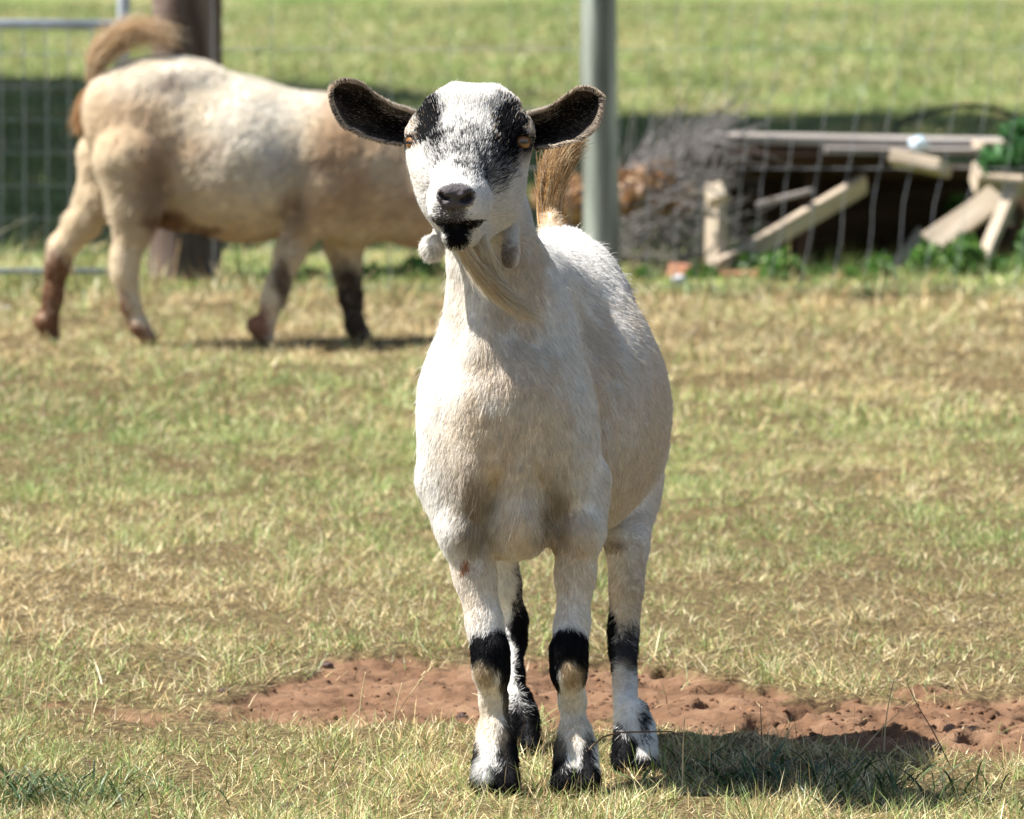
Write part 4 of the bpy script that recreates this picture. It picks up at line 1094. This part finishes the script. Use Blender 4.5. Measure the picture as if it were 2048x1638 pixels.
for i, (px, py, r, lb) in enumerate([(1778, 1462, .020, "largest dark stone on the bare earth at the right"), (925, 1425, .013, "dark stone in the grass left of the goat's front legs"), (1690, 1478, .009, "small dark pebble on the bare earth right of the goat"),
                                     (447, 1382, .010, "dark stone at the left end of the bare earth"), (655, 1325, .012, "dark clod on the upper edge of the bare earth"), (585, 1615, .019, "dark flat lump in the grass at the bottom, left of the goat")]):
    g = G(px, py); g[2] = float(gh(np.array([g[0]]), np.array([g[1]]))[0]) + r * .22
    lump("stone", g, (r * .62, r * .7, r * .42), M_STONE, lb, "stone", i + 20, .7, 16)

# black hose arching behind the heap
hp = [P(1790, 262, 25.0), P(1840, 232, 25.0), P(1900, 214, 25.1), P(1960, 212, 25.2), P(2020, 228, 25.3), P(2080, 262, 25.4), P(2120, 420, 25.5)]
hp = [P(1770, 460, 25.0)] + hp
tag(MB().tube(curve(hp, 40), .007, 8).build("hose", noise_mat("black_rubber", (.02, .025, .022), (.05, .055, .05), 20, .6, .2)), "dark hose arching up behind the timber heap", "hose")

# brushwood heaped between the post and the timber
mb = MB(); r = np.random.default_rng(9)
for i in range(520):
    if i < 330:
        px, py = r.uniform(1215, 1420), 0; py = np.interp(px, [1215, 1300, 1400], [345, 305, 268]) + r.uniform(0, 210) * r.random()
    else:
        px, py = r.uniform(1190, 1460), r.uniform(430, 580)
    p = P(px, py, r.uniform(22.2, 23.2)); L = r.uniform(.06, .24); an = r.normal(.45, .5); 
    d = np.array((math.cos(an), r.uniform(-.6, .6), math.sin(an))) * L
    mid = p + d * .5 + r.normal(0, .012, 3); q = p + d + r.normal(0, .012, 3)
    for v in (p, mid, q): v[2] = max(v[2], .01)
    rr = r.uniform(.0014, .0042); mb.tube([p, mid, q], [rr, rr * .8, rr * .4], 5, False)
tag(mb.build("brushwood", noise_mat("dead_twigs", (.09, .08, .075), (.27, .25, .24), 18, .85, .4)), "heap of dead grey twigs between the round post and the timber", "brushwood", kind="stuff")
V_, Q_, c_ = leaf_cloud([P(1265, 365, 22.4), P(1310, 345, 22.5), P(1240, 400, 22.4), P(1350, 400, 22.6), P(1150, 400, 22.8), P(1120, 390, 22.9)], 1500, [(.06, .15, .04)] * 4 + [(.08, .12, .07)] * 2, .022, 12,
                        [(.36, .20, .10), (.46, .30, .17), (.28, .15, .08)])
tag(mesh_obj("dead_leaves", V_, Q_, mat=M_LEAF, col=c_, smooth=False), "brown dead leaves caught in the grey twigs", "leaves", kind="stuff")
V_, Q_, c_ = leaf_cloud([P(2030, 315, 22.3), P(1990, 320, 22.3), P(2060, 290, 22.3), P(2080, 340, 22.3), P(2035, 265, 22.4)], 700, [(.05, .08, .03)] * 5, .022, 13, [(.06, .17, .05), (.09, .23, .07), (.04, .11, .035)])
vn = empty("vine", P(2060, 590, 22.3) * (1, 1, 0), "bright green vine spilling over the right end of the timber heap", "vine")
mesh_obj("leaves", V_, Q_, mat=M_LEAF, col=c_, parent=vn, smooth=False)
MB().tube(curve([P(2095, 560, 22.45), P(2085, 450, 22.2), P(2070, 350, 22.2), P(2035, 300, 22.3), P(1985, 320, 22.3)], 20), .005, 6).build("stem", noise_mat("vine_stem", (.1, .14, .05), (.16, .2, .08), 20), vn)

# ------------------------------------------------------------------ trees out of view that shade the pasture; bush and right-hand tree added
M_BARK = noise_mat("bark", (.09, .065, .045), (.22, .17, .13), 9, .95, .9, (1, 1, .2), bdist=.03)
def tree(x, y, h, rad, seed, label, ncl=60, nl=26000, cs=1.0, ls=.15):
    r = np.random.default_rng(seed)
    root = empty("tree", (x, y, 0), label, "tree", "trees shading the pasture")
    mb = MB(); top = np.array((x, y, h * .62))
    mb.tube([(x, y, -.2), (x + .05, y, 1), (x, y + .05, h * .3), tuple(top), (x, y, h * .95)], [.34 * cs, .27 * cs, .22 * cs, .14 * cs, .04 * cs], 14)
    cc = []; rr = []
    for i in range(ncl):
        u = r.normal(size=3); u /= np.linalg.norm(u); c = np.array((x, y, h * .72)) + u * np.array(rad) * r.uniform(.2, .82)
        cc.append(c); rr.append(cs * np.array((1.3, 1.3, .9)) * r.uniform(.6, 1.15))
        if i % 4 == 0:
            s0 = np.array((x, y, h * r.uniform(.3, .65))); mb.tube([s0, (s0 + c) / 2 + (0, 0, .25), c], [.09 * cs, .06 * cs, .02 * cs], 7)
    mb.build("trunk", M_BARK, root)
    V_, Q_, c_ = leaf_cloud(cc, nl, rr, ls, seed, [(.05, .11, .03), (.07, .14, .035), (.035, .08, .025)])
    mesh_obj("crown", V_, Q_, mat=M_LEAF, col=c_, parent=root, smooth=False)
tree(-5.0, 31.2, 9.5, (5.4, 5.2, 2.4), 1, "broad dark tree standing left of the view, middle one of three", 95, 42000)
tree(-8.5, 38.0, 9.5, (4.6, 4.8, 2.8), 2, "broad dark tree farthest down the pasture, left of the view")
tree(-4.6, 25.75, 8.0, (5.6, 1.6, 1.9), 3, "spreading dark tree nearest the gate, left of the view", 60, 26000)
tree(-3.1, 22.9, 2.3, (.9, .5, .5), 8, "unseen low bush added left of the view to shade the ground behind the gate", 14, 2600, .35, .09)  # bush added out of view to cast shade behind the gate
tree(5.2, 29.5, 8.5, (5.8, 6.0, 2.4), 4, "unseen broad tree added right of the view to block sky light", 100, 40000)  # tree added out of view to darken the shaded pasture by hiding sky

# ------------------------------------------------------------------ stalks in the foreground
M_ST = noise_mat("dry_stalk", (.50, .38, .20), (.68, .56, .34), 60, .7, .2)
M_STD = noise_mat("brown_stalk", (.10, .07, .045), (.20, .14, .09), 60, .7, .2)
def stalk(pts, Y, rad, mat, label, head=False, lift=True, name="grass_stalk"):
    q = [P(a, b, Y) for a, b in pts]
    q[0][2] = float(gh(np.array([q[0][0]]), np.array([q[0][1]]))[0]) - .005
    q = curve(q, 14)
    mb = MB().tube(q, np.linspace(rad, rad * .45, len(q)), 6)
    if head:
        r = np.random.default_rng(int(pts[0][0]))
        for i in range(16):
            t = -1 - int(i / 4); c = q[t] + r.normal(0, .0012, 3); d = (q[t] - q[t - 1]); d = d / np.linalg.norm(d) * .008
            mb.tube([c, c + d * .5 + r.normal(0, .001, 3), c + d], [.0004, .0010, .0002], 5)
    return tag(mb.build(name, mat), label, "stalk", "tall stalks standing above the short grass")
stalk([(46, 1432), (52, 1350), (58, 1264)], 10.92, .0011, M_ST, "pale upright stalk at the far left above the grass")
stalk([(90, 1420), (100, 1345), (113, 1290)], 10.95, .0009, M_ST, "thinner stalk just right of the far left one")
stalk([(183, 1440), (185, 1400), (181, 1372)], 10.85, .0009, M_ST, "short twin stalk in the grass at the left")
stalk([(716, 1462), (722, 1400), (731, 1344)], 10.72, .0010, M_ST, "pale stalk left of the stalk with a seed head")
stalk([(788, 1500), (790, 1430), (804, 1365)], 10.50, .0010, M_ST, "straight stalk beside the seed head left of the goat")
stalk([(770, 1500), (795, 1430), (825, 1382), (862, 1334)], 10.50, .0008, M_ST, "leaning stalk with a reddish seed head left of the goat", True)
stalk([(1768, 1502), (1772, 1440), (1790, 1350), (1811, 1283)], 10.50, .0010, M_ST, "tallest pale stalk over the bare earth at the right")
stalk([(1905, 1540), (1870, 1470), (1835, 1410), (1812, 1362)], 10.28, .0010, M_STD, "dark leaning stalk right of the tallest pale one")
stalk([(1526, 1590), (1524, 1500), (1521, 1408)], 10.02, .0010, M_STD, "brown upright stalk in the shaded grass right of the goat")
stalk([(1700, 1530), (1760, 1460), (1826, 1400)], 10.35, .0008, M_ST, "thin pale stalk leaning right over the dark stone")
stalk([(1118, 1560), (1170, 1510), (1215, 1470), (1290, 1464), (1362, 1468), (1420, 1520), (1455, 1560)], 10.0, .0014, M_STD, "dark bent stem arching in front of the goat's hind hoof", name="bent_stem")
stalk([(1365, 1560), (1366, 1500), (1369, 1436)], 10.0, .0012, M_ST, "short stalk propping the bent stem")

# loose crumbs of earth
def clods():
    r = np.random.default_rng(77); n = 12000
    x = r.uniform(-.5, 1.15, n); y = r.uniform(10.2, 12.1, n); k = (bare(x, y) > r.uniform(.2, 1, n)) & (r.random(n) < .25 + .75 * sstep(-.1, .7, x)); x, y = x[k], y[k]; n = len(x)
    z = gh(x, y); s = .0010 + .0045 * r.random(n) ** 4
    b = np.array([(0, 0, 1), (.9, 0, .3), (.3, .85, .3), (-.75, .5, .3), (-.75, -.5, .3), (.3, -.85, .3), (.7, .6, -.6), (-.4, .9, -.6), (-.9, 0, -.6), (-.4, -.9, -.6), (.7, -.6, -.6)])
    t = [(0, i, i % 5 + 1 if i < 5 else 1) for i in range(1, 6)]; t = [(0, 1, 2), (0, 2, 3), (0, 3, 4), (0, 4, 5), (0, 5, 1), (1, 6, 2), (2, 7, 3), (3, 8, 4), (4, 9, 5), (5, 10, 1), (2, 6, 7), (3, 7, 8), (4, 8, 9), (5, 9, 10), (1, 10, 6)]
    V = b[None] * (1 + r.uniform(-.35, .35, (n, 11, 1))) * s[:, None, None] * np.array((1.1, 1.1, .7)) + np.stack([x, y, z + s * .2], -1)[:, None]
    T = (np.array(t)[None] + (np.arange(n) * 11)[:, None, None]).reshape(-1, 3)
    c = np.array((.16, .085, .048)) * r.uniform(.6, 1.25, (n, 1))
    tag(mesh_obj("soil_crumbs", V.reshape(-1, 3), None, T, tint_mat("earth_crumbs", 0, .95, .1), None, np.repeat(c, 11, 0)), "loose crumbs and clods of red earth on the bare strip", "soil", kind="stuff")
clods()

# tufts coloured dark to stand for shaded grass, lower right and lower left
def weed_tuft(px, py, n, wpx, L, seed, label, cols, Wd=.0045):
    r = np.random.default_rng(seed); g = G(px, py); Vs = []; Qs = []; Cs = []; k = 0
    for i in range(n):
        x = g[0] + r.normal(0, wpx * .00062 / 2); y = g[1] + r.normal(0, .09); z = float(gh(np.array([x]), np.array([y]))[0]) - .003
        an = r.uniform(0, 6.28); le = r.uniform(.2, 1.4); ln = L * r.uniform(.5, 1.2); w = Wd * r.uniform(.5, 1.2); fa = r.uniform(0, 6.28)
        sd = np.array((math.cos(fa), math.sin(fa), 0)); up = 1 / math.sqrt(1 + le * le); d = np.array((math.cos(an), math.sin(an), 0))
        c = cols[r.integers(0, len(cols))]
        for t in np.linspace(0, 1, 6):
            p_ = np.array((x, y, z)) + d * ln * (le * up * t + .3 * t * t) + np.array((0, 0, ln * (up * t - .3 * t * t)))
            ww = w * math.sin(math.pi * (.12 + .86 * t)) * .5 + .0002
            Vs += [p_ - sd * ww, p_ + sd * ww]; Cs += [c, c]
        for j in range(5): Qs.append((k + 2 * j, k + 2 * j + 1, k + 2 * j + 3, k + 2 * j + 2))
        k += 12
    return tag(mesh_obj("grass_tuft", np.array(Vs), Qs, mat=M_GRASS, col=np.array(Cs), smooth=False), label, "grass", kind="stuff")
SHADE_GREEN = [(.035, .075, .025), (.05, .10, .035), (.03, .055, .025), (.07, .12, .04)]  # greens darkened to carry the shade lying on these tufts
weed_tuft(60, 1590, 800, 260, .052, 1, "grass tuft in the lower left corner, coloured dark as shaded grass", SHADE_GREEN + [(.30, .25, .12), (.14, .19, .06)], .0022)
weed_tuft(1430, 1560, 60, 150, .055, 2, "dark leafy tuft right beside the goat's hind hoof", SHADE_GREEN)
weed_tuft(1580, 1560, 60, 150, .060, 3, "leafy tuft farther right of the hind hoof, coloured dark as shaded grass", SHADE_GREEN)
weed_tuft(1790, 1590, 120, 200, .065, 4, "leafy tuft near the lower right corner, coloured dark as shaded grass", SHADE_GREEN, .0035)
weed_tuft(1080, 1450, 60, 60, .045, 5, "small green tuft on the bare earth between the goat's legs", [(.22, .32, .09), (.3, .36, .12), (.4, .38, .18)], .0022)
